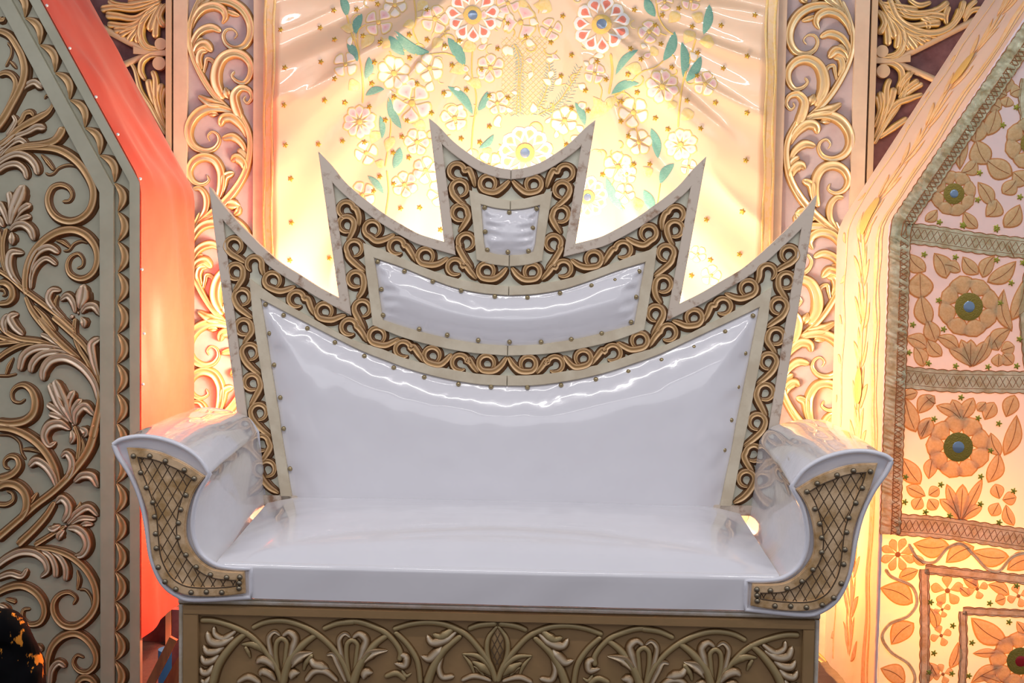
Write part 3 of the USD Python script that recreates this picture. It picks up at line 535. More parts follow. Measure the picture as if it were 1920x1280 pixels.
# scallops of the border
cusps = PA.uv(pts('-14,-70 14,-19 43,33 70.5,84 99,136 127,187 155.5,239.5 183,291 211,343 217.5,397 217.5,453 217.5,511 217,568 217,625 216,682 216,738 215.5,794 215,850 214.5,906 214,962 213.5,1017 213,1073 212.5,1129 212,1185 211.5,1240 211,1296'))
for a, b in zip(cusps[:-1], cusps[1:]):
    d = b - a; L = np.linalg.norm(d); nx = np.array([-d[1], d[0]]) / L
    if nx[0] < 0: nx = -nx
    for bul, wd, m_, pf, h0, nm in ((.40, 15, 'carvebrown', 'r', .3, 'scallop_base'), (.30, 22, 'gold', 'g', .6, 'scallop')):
        t = np.linspace(0.02, .98, 26); arc = a + d * t[:, None] + nx * (np.sin(np.pi * t) ** .8 * L * bul)[:, None]
        w = (.10 + .90 * np.sin(np.pi * t) ** .8) * wd * ka / 2
        if True:
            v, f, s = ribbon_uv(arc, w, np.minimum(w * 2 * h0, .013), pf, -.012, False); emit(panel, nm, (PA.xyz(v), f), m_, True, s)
LP = [  # carved vine: crop, points, widths (crop pixels), profile, leaf?
 ('L1', '-60,330 20,345 100,390 180,500 240,620 268,760 250,880 200,1000 130,1130 40,1290 -60,1420', '60 74 84 92 96 90 84 90 100 110', 'g', 0), ('L1', '-40,820 40,790 110,810 160,880 160,970 110,1110 20,1270 -60,1400', '50 60 66 70 64 60 60', 'g', 0),
 ('L1', '200,1000 280,930 370,895 460,960', '40 70 80 90', 'l', 1), ('L1', '40,720 70,660 100,600 105,520 60,450', '16 20 18 14', 'r', 0), ('L1', '85,655 130,700 165,745', '16 26 10', 'r', 0),
 ('L1', '-40,200 20,210 40,180', '60 60 40', 'g', 0),
 ('L2', '-60,440 60,370 200,240 400,130 520,50 565,-40 540,-110 490,-130 465,-90', '60 70 70 74 90 80 50 24 14', 'g', 0), ('L2', '-60,500 40,420 150,330 300,270 400,220 490,230', '60 66 70 64 80 90', 'l', 1),
 ('L2', '60,320 130,220 160,150 120,80', '50 60 60 40', 'l', 1), ('L2', '170,200 230,140 270,70 330,60 360,110', '50 60 60 60 40', 'g', 0), ('L2', '-20,540 60,450 130,390 210,360 290,410', '50 60 70 74 60', 'l', 1),
 ('L2', '0,545 120,470 260,430 450,410 590,370 660,290 690,215', '40 60 70 74 80 100 110', 'g', 0),
 ('L2', '-60,575 60,510 200,455 420,440 640,470 830,590 950,740 1015,900 1010,1040 960,1150 860,1230 740,1255 610,1210 530,1110 510,990 560,880 650,850 740,890 770,960 740,1020 660,1030', '40 50 60 70 84 90 92 94 96 94 90 88 84 80 76 70 64 56 44 32 20', 'g', 0),
 ('L2', '880,690 800,640 710,632 620,665 560,725 510,735 470,712', '10 16 18 18 16 14 8', 'r', 0), ('L2', '425,510 500,590 575,690', '10 44 30', 'l', 0),
 ('L2', '-60,640 50,560 180,515 300,550 380,640 405,745', '60 76 84 90 90 80', 'l', 1), ('L2', '-60,720 60,640 180,625 260,690 285,790', '60 70 80 76 60', 'l', 1),
 ('L2', '100,1290 140,1130 200,990 255,850', '40 110 150 110', 'l', 1), ('L2', '95,1290 120,1100 90,920', '40 84 80', 'l', 1), ('L2', '80,1290 40,1150 -20,1030', '40 80 90', 'l', 1), ('L2', '115,1280 220,1130 330,1060', '30 76 90', 'l', 1), ('L2', '120,1290 230,1220 330,1190', '30 66 76', 'l', 1),
 ('L3', '90,190 160,130 250,120 330,180 365,300', '40 80 96 96 70', 'l', 1), ('L3', '110,200 125,270 115,350', '50 90 60', 'l', 1), ('L3', '30,150 -10,60 -40,20', '60 80 60', 'l', 1), ('L3', '60,160 25,330 45,540 110,690 220,820', '50 56 56 50 44', 'g', 0), ('L3', '-40,150 -10,250 0,420 40,600 100,700', '40 50 50 44', 'g', 0),
 ('L3', '280,900 265,760 290,580 360,420 480,290 640,200 800,180 940,240 1040,370 1060,510 1020,630 940,700 850,715 750,660 720,560 760,470 840,440 890,500 880,570 820,600', '60 70 76 80 80 84 88 92 92 90 86 82 78 70 62 52 42 30 22 14', 'g', 0),
 ('L3', '300,760 330,560 410,420 530,370 640,430', '40 70 86 92 70', 'l', 1), ('L3', '320,830 340,660 410,540 500,490 610,560', '40 60 66 66 50', 'l', 1), ('L3', '945,320 870,300 790,330 730,400 670,405', '10 18 20 18 10', 'r', 0), ('L3', '585,292 670,310 755,375', '10 44 20', 'l', 0),
 ('L3', '220,790 130,680 90,540 120,430 250,430', '40 80 96 90 40', 'l', 1), ('L3', '-60,600 100,700 250,830 490,1010 680,1160 820,1290', '50 60 64 66 60 56', 'g', 0), ('L3', '265,900 340,1060 450,1200 560,1310', '50 70 80 90', 'g', 0), ('L3', '350,1000 480,1130 600,1290', '20 70 50', 'l', 0),
 ('L3', '700,1160 580,1040 520,930 560,840 655,840', '40 60 80 80 40', 'l', 1), ('L3', '690,1200 600,1080 590,960 620,890', '20 40 40 24', 'g', 0), ('L3', '810,1090 790,970 730,900 640,950', '40 80 84 40', 'l', 1), ('L3', '850,1050 890,930 910,770', '40 170 110', 'l', 1), ('L3', '870,1090 930,1020 1020,1010 1090,1120', '40 86 96 50', 'l', 1), ('L3', '870,1130 910,1190 900,1250', '50 90 70', 'l', 1), ('L3', '790,1110 750,1150', '50 40', 'r', 1), ('L3', '826,1085 850,1085', '46 46', 'r', 1),
 ('L3', '-40,760 50,760 120,820 130,910 80,970 -40,990', '60 80 84 80 60 50', 'g', 0), ('L3', '-40,830 20,830 40,880 0,900', '20 30 26 14', 'r', 0), ('L3', '250,1330 150,1230 110,1130 190,1095', '60 90 100 50', 'l', 1), ('L3', '60,1330 40,1180 90,1100', '50 90 80', 'l', 1),
 ('L4', '-60,10 60,130 200,200 430,235 620,300 860,420', '50 66 64 60 60 40', 'g', 0), ('L4', '-60,170 120,220 300,240', '60 60 20', 'g', 0), ('L4', '-60,260 100,240 260,240', '60 60 20', 'g', 0), ('L4', '-60,440 60,350 200,280 340,250 520,270', '56 60 56 50 24', 'g', 0), ('L4', '430,150 540,200 720,330', '60 80 20', 'l', 1),
 ('L4', '860,440 700,340 540,300 380,310 260,390 205,560', '30 60 80 100 104 80', 'l', 1), ('L4', '900,480 720,370 560,350 430,390 350,480 325,580', '30 60 80 96 96 80', 'l', 1), ('L4', '1080,900 1020,680 880,500 700,410 550,440 470,550 460,670', '60 84 96 104 110 110 70', 'g', 1),
 ('L4', '420,-30 560,150 700,290 870,430', '70 84 84 40', 'g', 0), ('L4', '560,-40 760,130 920,290 1030,480 1085,720', '60 66 66 60 40', 'g', 0), ('L4', '810,-20 800,130 850,300 960,480 1070,740', '50 56 56 56 36', 'g', 0), ('L4', '860,330 960,480 1030,640', '20 50 20', 'l', 0), ('L4', '1060,620 1010,400 1000,260 1090,195', '50 90 110 70', 'l', 1),
 ('L4', '1075,680 1085,900 1050,1100 1000,1300', '40 80 100 110', 'g', 0), ('L5', '1050,-30 970,240 820,460 600,690 380,860 150,1060 -60,1240', '110 104 96 84 80 84 90', 'g', 0),
 ('L4', '780,1130 690,900 590,650', '30 150 100', 'l', 1), ('L4', '760,1110 620,880 530,690', '30 110 80', 'l', 1), ('L4', '750,1110 640,1000 500,910', '30 80 80', 'l', 1), ('L4', '740,1130 640,1060 520,1020', '30 80 80', 'l', 1), ('L4', '770,1110 740,920 800,770', '30 90 90', 'l', 1), ('L4', '790,1120 800,980 880,860', '30 80 80', 'l', 1),
 ('L4', '810,1150 830,1020 920,940 1030,1050', '40 100 110 50', 'l', 1), ('L4', '760,1200 650,1130 530,1160 480,1270 530,1370 600,1330', '40 110 120 100 80 40', 'l', 1), ('L5', '770,40 790,120 750,190', '60 90 50', 'l', 1), ('L5', '860,10 930,60 900,120', '60 100 60', 'l', 1), ('L5', '800,-10 850,130 840,330 790,510', '44 50 50 44', 'g', 0), ('L5', '860,100 900,200 870,330 810,460', '20 40 40 30', 'g', 0), ('L4', '770,1145 795,1145', '54 54', 'r', 1),
 ('L4', '-40,608 80,605 165,585', '14 16 10', 'r', 0), ('L4', '45,600 80,500 130,405', '26 40 10', 'l', 0),
 ('L4', '260,860 200,900 130,880 110,800 160,730 250,710 340,770 385,890 360,1020 270,1100 120,1130 -60,1110', '10 20 30 44 66 90 100 100 96 90 84 80', 'g', 0),
 ('L5', '-60,10 100,20 250,70 400,170 520,310 600,470 640,660', '70 86 100 100 96 90 60', 'g', 0), ('L5', '-40,90 100,100 190,170 220,290 265,365', '10 16 18 18 10', 'r', 0), ('L5', '225,250 330,250 440,292', '20 36 10', 'l', 0),
 ('L5', '620,680 570,530 490,420 390,370 300,440', '50 90 104 104 70', 'l', 1), ('L5', '690,620 770,490 780,370 720,290 650,340', '50 90 96 90 40', 'l', 1), ('L5', '790,610 900,530 1000,540 1065,670', '40 96 110 60', 'l', 1),
 ('L5', '-60,575 60,550 150,500 200,420 170,340 90,325 30,380 40,440 90,465', '70 80 80 76 70 56 40 28 14', 'g', 0), ('L5', '-60,680 60,620 180,640 270,730 290,860 240,980 100,1090', '80 96 104 104 96 80 60', 'g', 0), ('L5', '-60,850 60,850 130,800 120,730 50,700', '40 44 40 34 20', 'g', 0), ('L5', '290,870 340,800 395,720', '50 60 20', 'l', 0),
 ('L5', '590,820 500,970 370,1120 180,1300', '60 80 84 90', 'g', 0), ('L5', '700,1090 540,1190 360,1300', '40 54 60', 'g', 0),
 ('L5', '670,1050 740,950 740,850 670,780 590,840', '60 96 100 96 50', 'l', 1), ('L5', '720,1070 840,940 960,880 1065,980', '40 90 96 50', 'l', 1), ('L5', '740,1080 880,1000 1040,1010', '30 80 60', 'l', 1), ('L5', '650,1080 560,1120 500,1100', '60 90 30', 'l', 1), ('L5', '720,1110 830,1110 920,1180 950,1300 890,1400 790,1420', '50 100 110 104 90 40', 'l', 1), ('L5', '850,1090 930,1060 1010,1070', '20 80 40', 'l', 1), ('L5', '690,1130 640,1190 620,1250', '60 90 50', 'l', 1), ('L5', '810,920 850,880 860,820', '50 50 10', 'l', 0), ('L5', '690,1080 715,1100', '50 50', 'r', 1),
 ('L6', '-60,300 60,210 180,160 300,170 385,240 400,320 330,385', '54 64 70 74 74 64 20', 'g', 1), ('L6', '320,140 420,190 470,280 475,385', '30 56 66 60', 'l', 1), ('L6', '420,150 510,210 560,300 555,415', '30 56 66 56', 'l', 1),
 ('L6', '280,125 440,140 600,200 740,320 815,470 820,610 760,720 650,800 540,790 460,700 450,600 500,530 580,510 640,560 610,615', '30 44 54 60 64 66 68 68 66 62 58 52 40 26 14', 'g', 0), ('L6', '660,485 720,490 770,560 780,650', '10 14 14 8', 'r', 0), ('L6', '650,490 665,400 645,315', '20 34 8', 'l', 0),
 ('L6', '-60,530 60,470 180,450 290,500 360,590 375,690 330,770 240,785 180,730 190,660 250,650', '50 58 64 66 66 62 56 46 36 28 14', 'g', 0), ('L6', '-60,400 80,350 180,370 225,305', '40 56 56 40', 'l', 1), ('L6', '-20,610 50,650 60,700', '40 50 40', 'l', 1), ('L6', '30,565 130,590', '20 40', 'l', 0), ('L6', '290,960 360,1010', '60 50', 'l', 1),
 ('L6', '400,1230 405,1080 450,960 540,880 650,860 750,920 815,1030 810,1130 740,1195 660,1180 615,1110 650,1050 710,1070', '50 56 60 64 66 66 66 62 56 46 34 24 12', 'g', 0), ('L6', '420,1300 440,1170 500,1110 560,1150', '50 60 64 50', 'l', 1), ('L6', '640,1300 700,1240 770,1245 830,1310', '50 62 64 50', 'g', 0)]
um = one(PA, -14, 640)[0]                                # the vine is mirrored about the middle of the screen, at the edge of the picture
for c, p, w, pf, leaf in LP:
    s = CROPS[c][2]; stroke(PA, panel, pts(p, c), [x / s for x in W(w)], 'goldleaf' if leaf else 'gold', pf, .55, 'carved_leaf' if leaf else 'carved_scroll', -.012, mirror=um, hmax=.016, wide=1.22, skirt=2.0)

# red cloth lining the return of the arch
def lining(E, sgn, y0, y1, zlow, amp, seed, nd=26, wr=1.0, ymax=2.2):
    """Cloth on the return between the front edge E of the arch and the back wall."""
    e = E.copy(); p = np.vstack([[e[0, 0], zlow], e[1] - (0, .03), e[1] + (e[2] - e[1]) * .03 / np.linalg.norm(e[2] - e[1]), e[1] + (e[2] - e[1]) * (ymax - e[1, 1]) / (e[2, 1] - e[1, 1])])
    s = np.vstack([p[0] + (p[1] - p[0]) * np.linspace(0, 1, 90)[:, None], e[1][None] * .5 + (p[1] + p[2])[None] * .25, p[2] + (p[3] - p[2]) * np.linspace(0, 1, 50)[:, None]])
    t = np.gradient(s, axis=0); t /= np.linalg.norm(t, axis=1, keepdims=True); nr = np.stack([t[:, 1], -t[:, 0]], 1) * sgn
    ns = len(s); d = np.linspace(0, 1, nd); L = np.r_[0, np.cumsum(np.linalg.norm(np.diff(s, axis=0), axis=1))]
    P = np.c_[np.repeat(L, nd) * 3, np.tile(d, ns) * 2.4, np.full(ns * nd, seed)]
    h = (meshkit.fbm(P, 3, seed) - .5) * amp + np.abs(meshkit.noise(np.c_[P[:, 0] * 2.2 + P[:, 1] * 2.5, P[:, 1] * .8, P[:, 2]], seed + 3) - .5) * amp * .8 * wr
    h = h * np.tile(np.clip(np.minimum(d, 1 - d) / .15, 0, 1), ns)
    xy = np.repeat(s, nd, 0) + np.repeat(nr, nd, 0) * (h + .004)[:, None]; y = np.tile(y0 + (y1 - y0) * d, ns)
    V = np.c_[xy[:, 0], y, xy[:, 1]]; i, j = np.meshgrid(np.arange(ns - 1), np.arange(nd - 1), indexing='ij'); a = (i * nd + j).ravel(); F = np.vstack([np.c_[a, a + nd, a + nd + 1], np.c_[a, a + nd + 1, a + 1]])
    return (V, F if sgn > 0 else F[:, ::-1]), (s, nr, L)
zred = one(PA, 270, 1196)[1]
rc, _ = lining(E_out, 1, YA - .004, YW - .02, zred, .035, 4)
redc = thing('red_cloth', 'coral red cloth lining the slanted left return of the stage arch', 'cloth', (E_out[0, 0], 1.0, zred))
emit(redc, 'lining', rc, 'redcloth', True)
pinpx = pts('87,11 130,91 179,182 220,252 262,335 265,505 269,625 267,720')
for c in PA.uv(pinpx):
    v, f, s = dome_uv(c + (0.003, 0), 3.0 * ka, .006, .004); emit(redc, 'pin', (PA.xyz(v), f), 'piping', True)

# ------------------------------------------------------------------ back wall of the stage
kw = PW.k
uw = (one(PW, 352, 100)[0] + one(PW, 1601, 100)[0]) / 2
ux = lambda x, y=100: one(PW, x, y)[0]
WV = [('V1', '330,-60 250,120 195,330 215,540 300,760 430,980 570,1140 760,1290', '50 56 60 60 64 66 60 40', 'g'), ('V1', '300,20 480,-5 660,20 790,110 865,260 860,400 790,500 690,525 600,475 565,385 600,320 670,315 715,370 680,420', '40 60 80 90 92 90 86 80 70 56 42 30 20 12', 'g'),
 ('V1', '215,320 260,190 350,90 480,60 570,110 590,180 550,255', '30 60 80 90 90 74 20', 'g'), ('V1', '600,110 670,140 745,165', '40 60 30', 'l'), ('V1', '215,580 250,430 330,330 450,295 545,340', '30 60 76 80 50', 'g'), ('V1', '225,540 290,440 350,415', '24 40 40', 'r'), ('V1', '240,600 290,510 370,480 450,560', '40 80 96 60', 'l'), ('V1', '330,760 300,640 330,560 400,550', '40 70 70 40', 'g'),
 ('V1', '350,800 375,700 390,640 450,660 475,740 470,920', '24 40 44 44 40 24', 'g'), ('V1', '570,1080 490,900 500,740 570,620 690,575 800,610 870,710 860,820 790,900 710,880 660,820 690,770', '60 100 116 110 100 96 90 80 66 50 36 20', 'g'), ('V1', '600,1150 430,1120 290,1040', '40 110 40', 'l'), ('V1', '640,1080 610,1020 585,945', '50 96 40', 'l'),
 ('V1', '760,1300 700,1150 690,1030 760,955 850,980 880,1060 830,1120 790,1085 810,1040', '70 96 96 86 72 56 40 26 14', 'g'),
 ('V2', '740,100 600,30 430,10 290,70 205,190 190,320 250,430 370,480 470,450 520,370 500,300 440,270 395,320 420,375', '40 66 86 96 100 96 90 80 70 58 46 34 22 12', 'g'), ('V2', '690,-20 780,130 850,290 865,450 820,680 720,870 560,1060 280,1290', '50 60 66 70 74 84 80 50', 'g'), ('V2', '830,340 760,200 650,110 560,130 535,215', '30 70 96 96 60', 'l'), ('V2', '400,85 460,70 520,85', '40 66 30', 'l'), ('V2', '835,540 770,400 670,325 550,345', '30 64 84 50', 'g'), ('V2', '845,660 800,520 720,460', '30 60 60', 'r'), ('V2', '820,720 780,600 710,555 650,595', '40 84 104 60', 'l'), ('V2', '600,1030 730,860 795,700', '30 66 40', 'r'),
 ('V2', '510,1010 545,850 540,700 470,580 350,545 240,600 195,710 240,810 330,845 405,800 385,740', '60 80 86 88 90 88 80 66 50 34 16', 'g'), ('V2', '540,1000 570,860 590,760 685,715', '30 60 84 60', 'l'), ('V2', '300,1260 380,1110 375,970 310,890 235,890', '40 64 66 60 40', 'g'), ('V2', '580,1070 660,1060 750,1080', '60 110 60', 'l'), ('V2', '750,1080 730,1140 680,1185', '40 70 40', 'l'), ('V2', '640,1180 560,1120 460,1080', '30 60 20', 'g')]
CO = [('540,290 560,400 640,455 740,470 785,420', '50 54 54 50 30', 'g'), ('640,90 560,220 550,330 600,420 720,450', '60 66 66 60 40', 'g'), ('590,740 545,650 560,560 640,505 750,510', '40 54 56 54 40', 'g'), ('775,1240 640,980 540,820 490,640 430,540', '30 44 46 44 30', 'g'), ('775,1190 690,930 680,720 650,640', '20 60 64 50', 'l'), ('760,1100 650,880 615,720', '20 60 70', 'l'), ('775,1090 715,900 740,760', '20 56 60', 'l'), ('775,1030 740,930 770,800', '14 40 40', 'r'), ('690,1100 590,930 500,760', '20 40 30', 'r'),
 ('730,0 500,75 300,60 170,80', '50 56 60 70', 'l'), ('710,30 500,160 330,140 215,130', '50 60 60 76', 'l'), ('690,60 480,225 230,215', '50 64 60', 'l'), ('660,100 470,240 290,275', '44 56 66', 'l'), ('640,130 480,250 345,325', '40 50 66', 'l'), ('610,160 500,280 425,380', '40 54 66', 'l'), ('580,200 535,300 510,395', '40 50 70', 'l'), ('740,20 680,130 625,285', '40 60 80', 'l'), ('755,30 700,180 680,350', '40 56 70', 'l'), ('780,20 720,140 765,245', '40 54 70', 'l'), ('700,-10 450,50 290,25 240,-10', '40 60 60 50', 'l'), ('760,-40 600,-10 420,10', '40 60 50', 'l')]
CR = [('240,-20 330,170 480,268 640,300 800,245 895,130 940,-10', '60 64 66 66 64 60 56', 'g'), ('150,-10 290,180 450,285 720,335', '40 56 56 40', 'l'), ('300,-20 400,120 540,150', '40 60 50', 'g'), ('420,-20 520,40 640,10', '40 56 40', 'l'), ('500,120 610,180 695,190', '30 64 60', 'l'), ('520,140 600,200 605,270', '30 64 60', 'l'), ('540,110 680,90 800,5', '40 64 60', 'l'), ('780,225 765,130 800,40', '30 64 60', 'l'), ('820,215 880,130 900,60', '30 60 60', 'l'), ('940,190 1010,90 1130,70 1250,30', '30 50 54 40', 'l'), ('930,160 980,60 1060,-10', '30 50 50', 'g'), ('190,1120 300,960 440,900 560,860', '30 60 60 40', 'l'), ('330,900 420,800 520,730', '24 50 60', 'l'), ('330,870 370,750 450,660', '24 60 70', 'l'), ('150,1270 300,1160 420,1080', '30 60 50', 'l'), ('320,940 450,830 560,760', '20 44 50', 'r'), ('240,40 250,180 320,330 310,440', '30 50 60 50', 'g'), ('330,250 400,380 450,450', '40 56 70', 'l'), ('400,290 480,350 530,410', '36 50 66', 'l'), ('470,300 540,330 600,380', '36 50 60', 'l')]
boards = {}
def side(mir):
    where = 'right' if mir else 'left'
    X = (lambda p: np.c_[2 * uw - np.asarray(p)[:, 0], np.asarray(p)[:, 1]]) if mir else (lambda p: np.asarray(p))
    def strip(parent, name, x0, x1, w0, w1, m, bev=.001, z0=0.0, z1=2.3): emit(parent, name, slab(PW, Polygon(X([(ux(x0), z0), (ux(x1), z0), (ux(x1), z1), (ux(x0), z1)])).buffer(0), w0, w1, bev), m)
    pil = thing('carved_pilaster', ('carved gold vine pilaster on the back wall between satin and cream drape' if mir else 'carved gold vine pilaster with lilac-grey ground between the red cloth and the satin'), 'carved panel', (X([(ux(412), 0)])[0, 0], YW, 0.0))
    strip(pil, 'board', 325, 499, -.03, -.012, 'lilac'); strip(pil, 'outer_band', 325.5, 351.5, -.012, .004, 'wallstrip'); strip(pil, 'inner_band', 475.5, 499, -.012, .004, 'wallstrip')
    for rep in (-1, 0, 1, 2):
        for c, p, w, pf in WV:
            px = pts(p, c); s = CROPS[c][2]; q = PW.uv(px); q = q + np.array([0, -rep * 403.5 * kw])
            if rep == -1 and q[:, 1].min() > PW.uv([[412, -60]])[0, 1] : continue
            if rep == 2 and q[:, 1].max() < PW.uv([[412, 1000]])[0, 1]: continue
            q = X(q); cc = spline(q, 2.2 * kw); d = np.r_[0, np.cumsum(np.linalg.norm(np.diff(cc, axis=0), axis=1))]; d /= d[-1]; ww = np.interp(d, np.linspace(0, 1, len(W(w))), W(w)) / s * kw / 2 * 1.32
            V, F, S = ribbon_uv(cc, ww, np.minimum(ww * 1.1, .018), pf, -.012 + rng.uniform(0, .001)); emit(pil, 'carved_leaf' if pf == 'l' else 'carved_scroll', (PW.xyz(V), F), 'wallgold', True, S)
    cor = thing('openwork_screen', ('openwork gold acanthus screen over dark maroon backing, upper right corner' if mir else 'openwork gold acanthus screen over dark maroon backing, behind the red cloth at upper left'), 'openwork screen', (X([(ux(240), 0)])[0, 0], YW, 0.0))
    strip(cor, 'backing', 60, 322.5, -.05, -.035, 'maroon'); strip(cor, 'edge_bar', 311, 322, -.035, .004, 'openflat')
    for poly in ('250,290 480,415 660,470 790,470 790,500 640,500 560,500 300,560 -200,760 -220,700 300,560 480,485 270,330 -100,160 -80,110', ):
        pass
    for a, b, wd in (('-500,-130', '600,470', 62), ('-500,950', '600,500', 62)):
        c = X(PW.uv(np.vstack([pts(a, 'C1'), pts(b, 'C1')]))); c = c[0] + (c[1] - c[0]) * np.linspace(0, 1, 10)[:, None]; v, f, s = ribbon_uv(c, np.full(10, wd / 4.921 * kw / 2), np.full(10, .01), 'r', -.02, False); emit(cor, 'cross_bar', (PW.xyz(v), f), 'openflat', 40)
    for c, r in (('735,400', 58), ('720,580', 64)):
        v, f, s = dome_uv(X(PW.uv(pts(c, 'C1')))[0], r / 4.921 * kw, .006, -.02, 5, 24); v[:, 2] = np.where(s[:, 0] < .9, -.008, v[:, 2]); emit(cor, 'scroll_boss', (PW.xyz(v), f if not mir else f), 'openflat', 40)
    cp = X(PW.uv(pts('480,420 640,470 790,455 790,510 640,505 480,490', 'C1'))); emit(cor, 'scroll_plate', slab(PW, Polygon(cp).buffer(0), -.02, -.009, .001), 'openflat')
    for p, w, pf in CO:
        q = X(PW.uv(pts(p, 'C1'))); cc = spline(q, 2.2 * kw); d = np.r_[0, np.cumsum(np.linalg.norm(np.diff(cc, axis=0), axis=1))]; d /= d[-1]; ww = np.interp(d, np.linspace(0, 1, len(W(w))), W(w)) / 4.921 * kw / 2 * 1.2
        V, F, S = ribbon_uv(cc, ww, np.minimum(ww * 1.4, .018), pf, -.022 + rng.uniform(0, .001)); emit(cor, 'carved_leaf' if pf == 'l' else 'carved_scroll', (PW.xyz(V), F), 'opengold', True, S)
    if mir:
        for p, w, pf in CR:
            cc = spline(PW.uv(pts(p, 'R2')), 2.2 * kw); d = np.r_[0, np.cumsum(np.linalg.norm(np.diff(cc, axis=0), axis=1))]; d /= d[-1]; ww = np.interp(d, np.linspace(0, 1, len(W(w))), W(w)) / 4.923 * kw / 2 * 1.15
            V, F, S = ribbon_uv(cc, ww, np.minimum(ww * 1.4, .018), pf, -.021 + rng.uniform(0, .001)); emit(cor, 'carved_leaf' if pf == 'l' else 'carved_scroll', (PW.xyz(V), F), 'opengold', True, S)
side(False); side(True)

# ------------------------------------------------------------------ embroidered satin
sx0, sx1 = ux(497), ux(1456); sz0, sz1 = 0.25, PW.uv([[970, -60]])[0, 1]
PS = Pl((0, YW - .018, 0), (1, 0, 0), (0, 0, 1)); ks_ = PS.k
hang = PS.uv([[975, -90]])[0]
def satin_h(u, v):
    du, dv = u - hang[0], hang[1] - v; th = np.arctan2(du, dv); r = np.hypot(du, dv)
    n1 = meshkit.noise(np.stack([th * 7 + .8 * r, r * 1.8, np.full_like(u, 1.5)], -1), 5); n2 = meshkit.noise(np.stack([th * 11 - 1.5 * r, r * 3.0, np.full_like(u, 4.5)], -1), 9); n3 = meshkit.noise(np.stack([u * 16, v * 16, np.full_like(u, 2.5)], -1), 11)
    e = np.clip(np.minimum(u - sx0, sx1 - u) / .05, 0, 1)
    return (.056 * n1 + .026 * (1 - np.abs(2 * n2 - 1)) + .003 * n3) * (.16 + .84 * np.clip((np.abs(du) - .13) / .16, 0, 1)) * np.clip(r / .4, .1, 1) * np.clip((1.42 - np.abs(th)) / .45, .12, 1) * (.15 + .85 * e)
satin = thing('satin_hanging', 'peach satin hanging with embroidered flowers and gold sequins, brightly lit behind the backrest', 'wall hanging', ((sx0 + sx1) / 2, YW, sz0))
nu, nv = 260, 230; U, Vv = np.meshgrid(np.linspace(sx0, sx1, nu), np.linspace(sz0, sz1, nv), indexing='ij'); H = satin_h(U, Vv)
i, j = np.meshgrid(np.arange(nu - 1), np.arange(nv - 1), indexing='ij'); a = (i * nv + j).ravel()
emit(satin, 'cloth', (PS.xyz(np.c_[U.ravel(), Vv.ravel(), H.ravel()]), np.vstack([np.c_[a, a + nv, a + nv + 1], np.c_[a, a + nv + 1, a + 1]])), 'satin', True)
def on(V, lift=.0012):
    V = V.copy(); V[:, 2] += satin_h(V[:, 0], V[:, 1]) + lift; return V
for x0, x1 in ((499, 503), (516, 520), (1432, 1436), (1449, 1453)):
    n = 120; c = np.c_[np.full(n, ux((x0 + x1) / 2)), np.linspace(sz0, sz1, n)]; c[:, 0] += .003 * np.sin(np.linspace(0, 40, n)); V, F, S = ribbon_uv(c, np.full(n, 2.6 * ks_), np.full(n, .002), 'r', 0, False); emit(satin, 'gold_border_braid', (PS.xyz(on(V)), F), 'paleyellow', True)
for x0, x1 in ((503, 516), (1436, 1449)):
    n = 120; V = np.vstack([np.c_[np.full(n, ux(x)), np.linspace(sz0, sz1, n), np.full(n, .0008)] for x in (x0, (x0 + x1) / 2, x1)]); q = np.arange(n - 1); F = np.vstack([np.c_[q + o, q + o + n, q + o + n + 1] for o in (0, n)] + [np.c_[q + o, q + o + n + 1, q + o + 1] for o in (0, n)]); emit(satin, 'border_band', (PS.xyz(on(V)), F), 'satinband', True)
def S_(p, c='S4'): return PS.uv(pts(p, c))
def sew(parent, name, out, h, m, rings=4, flat=.6, base=0.0, pl=PS, fn=on, lift=.0012, center=None):
    V, F, S = patch_uv(out, h, base, rings, flat=flat, center=center); return emit(parent, name, (pl.xyz(fn(V, lift)), F), m, True, S)
def thread(parent, name, p, w, m, h=.0018, pl=PS, fn=on, step=2.5):
    c = spline(p, step * pl.k) if len(p) > 2 else p[0] + (p[-1] - p[0]) * np.linspace(0, 1, max(4, int(np.linalg.norm(p[-1] - p[0]) / (step * pl.k))))[:, None]
    V, F, S = ribbon_uv(c, np.full(len(c), w * pl.k / 2), np.full(len(c), h), 'r'); return emit(parent, name, (pl.xyz(fn(V, .0008)), F), m, True)
def leafout(a, b, w, pl, bend): return petal_out(a, b, w * pl.k, 10, .5, bend)
def flower(parent, c, r, n, m, pw, ring=.30, pl=PS, fn=on, name='embroidered_flower', center='goldthread', eye=None, rot=0.0, belly=.68, r0=.22, h=.0016, squash=1.0, ringz=.0015, eyer=.52):
    V, F, S = dome_uv(c, r * ring, .002, ringz, 4, 16); node = emit(parent, name, (pl.xyz(fn(V, .001)), F), center, True)
    for q in range(n):
        a = rot + 2 * math.pi * q / n; d = np.array([math.cos(a), math.sin(a) * squash]); sew(node, 'petal', petal_out(c + d * r * r0, c + d * r * rng.uniform(.95, 1.04), r * pw, 9, belly, rng.uniform(-.05, .05)), h, m, 4, .55, 0, pl, fn)
    if eye:
        V, F, S = dome_uv(c, r * ring * eyer, .002, ringz + .0019, 3, 14); emit(node, 'mirror_eye', (pl.xyz(fn(V, .001)), F), eye, True)
    return node
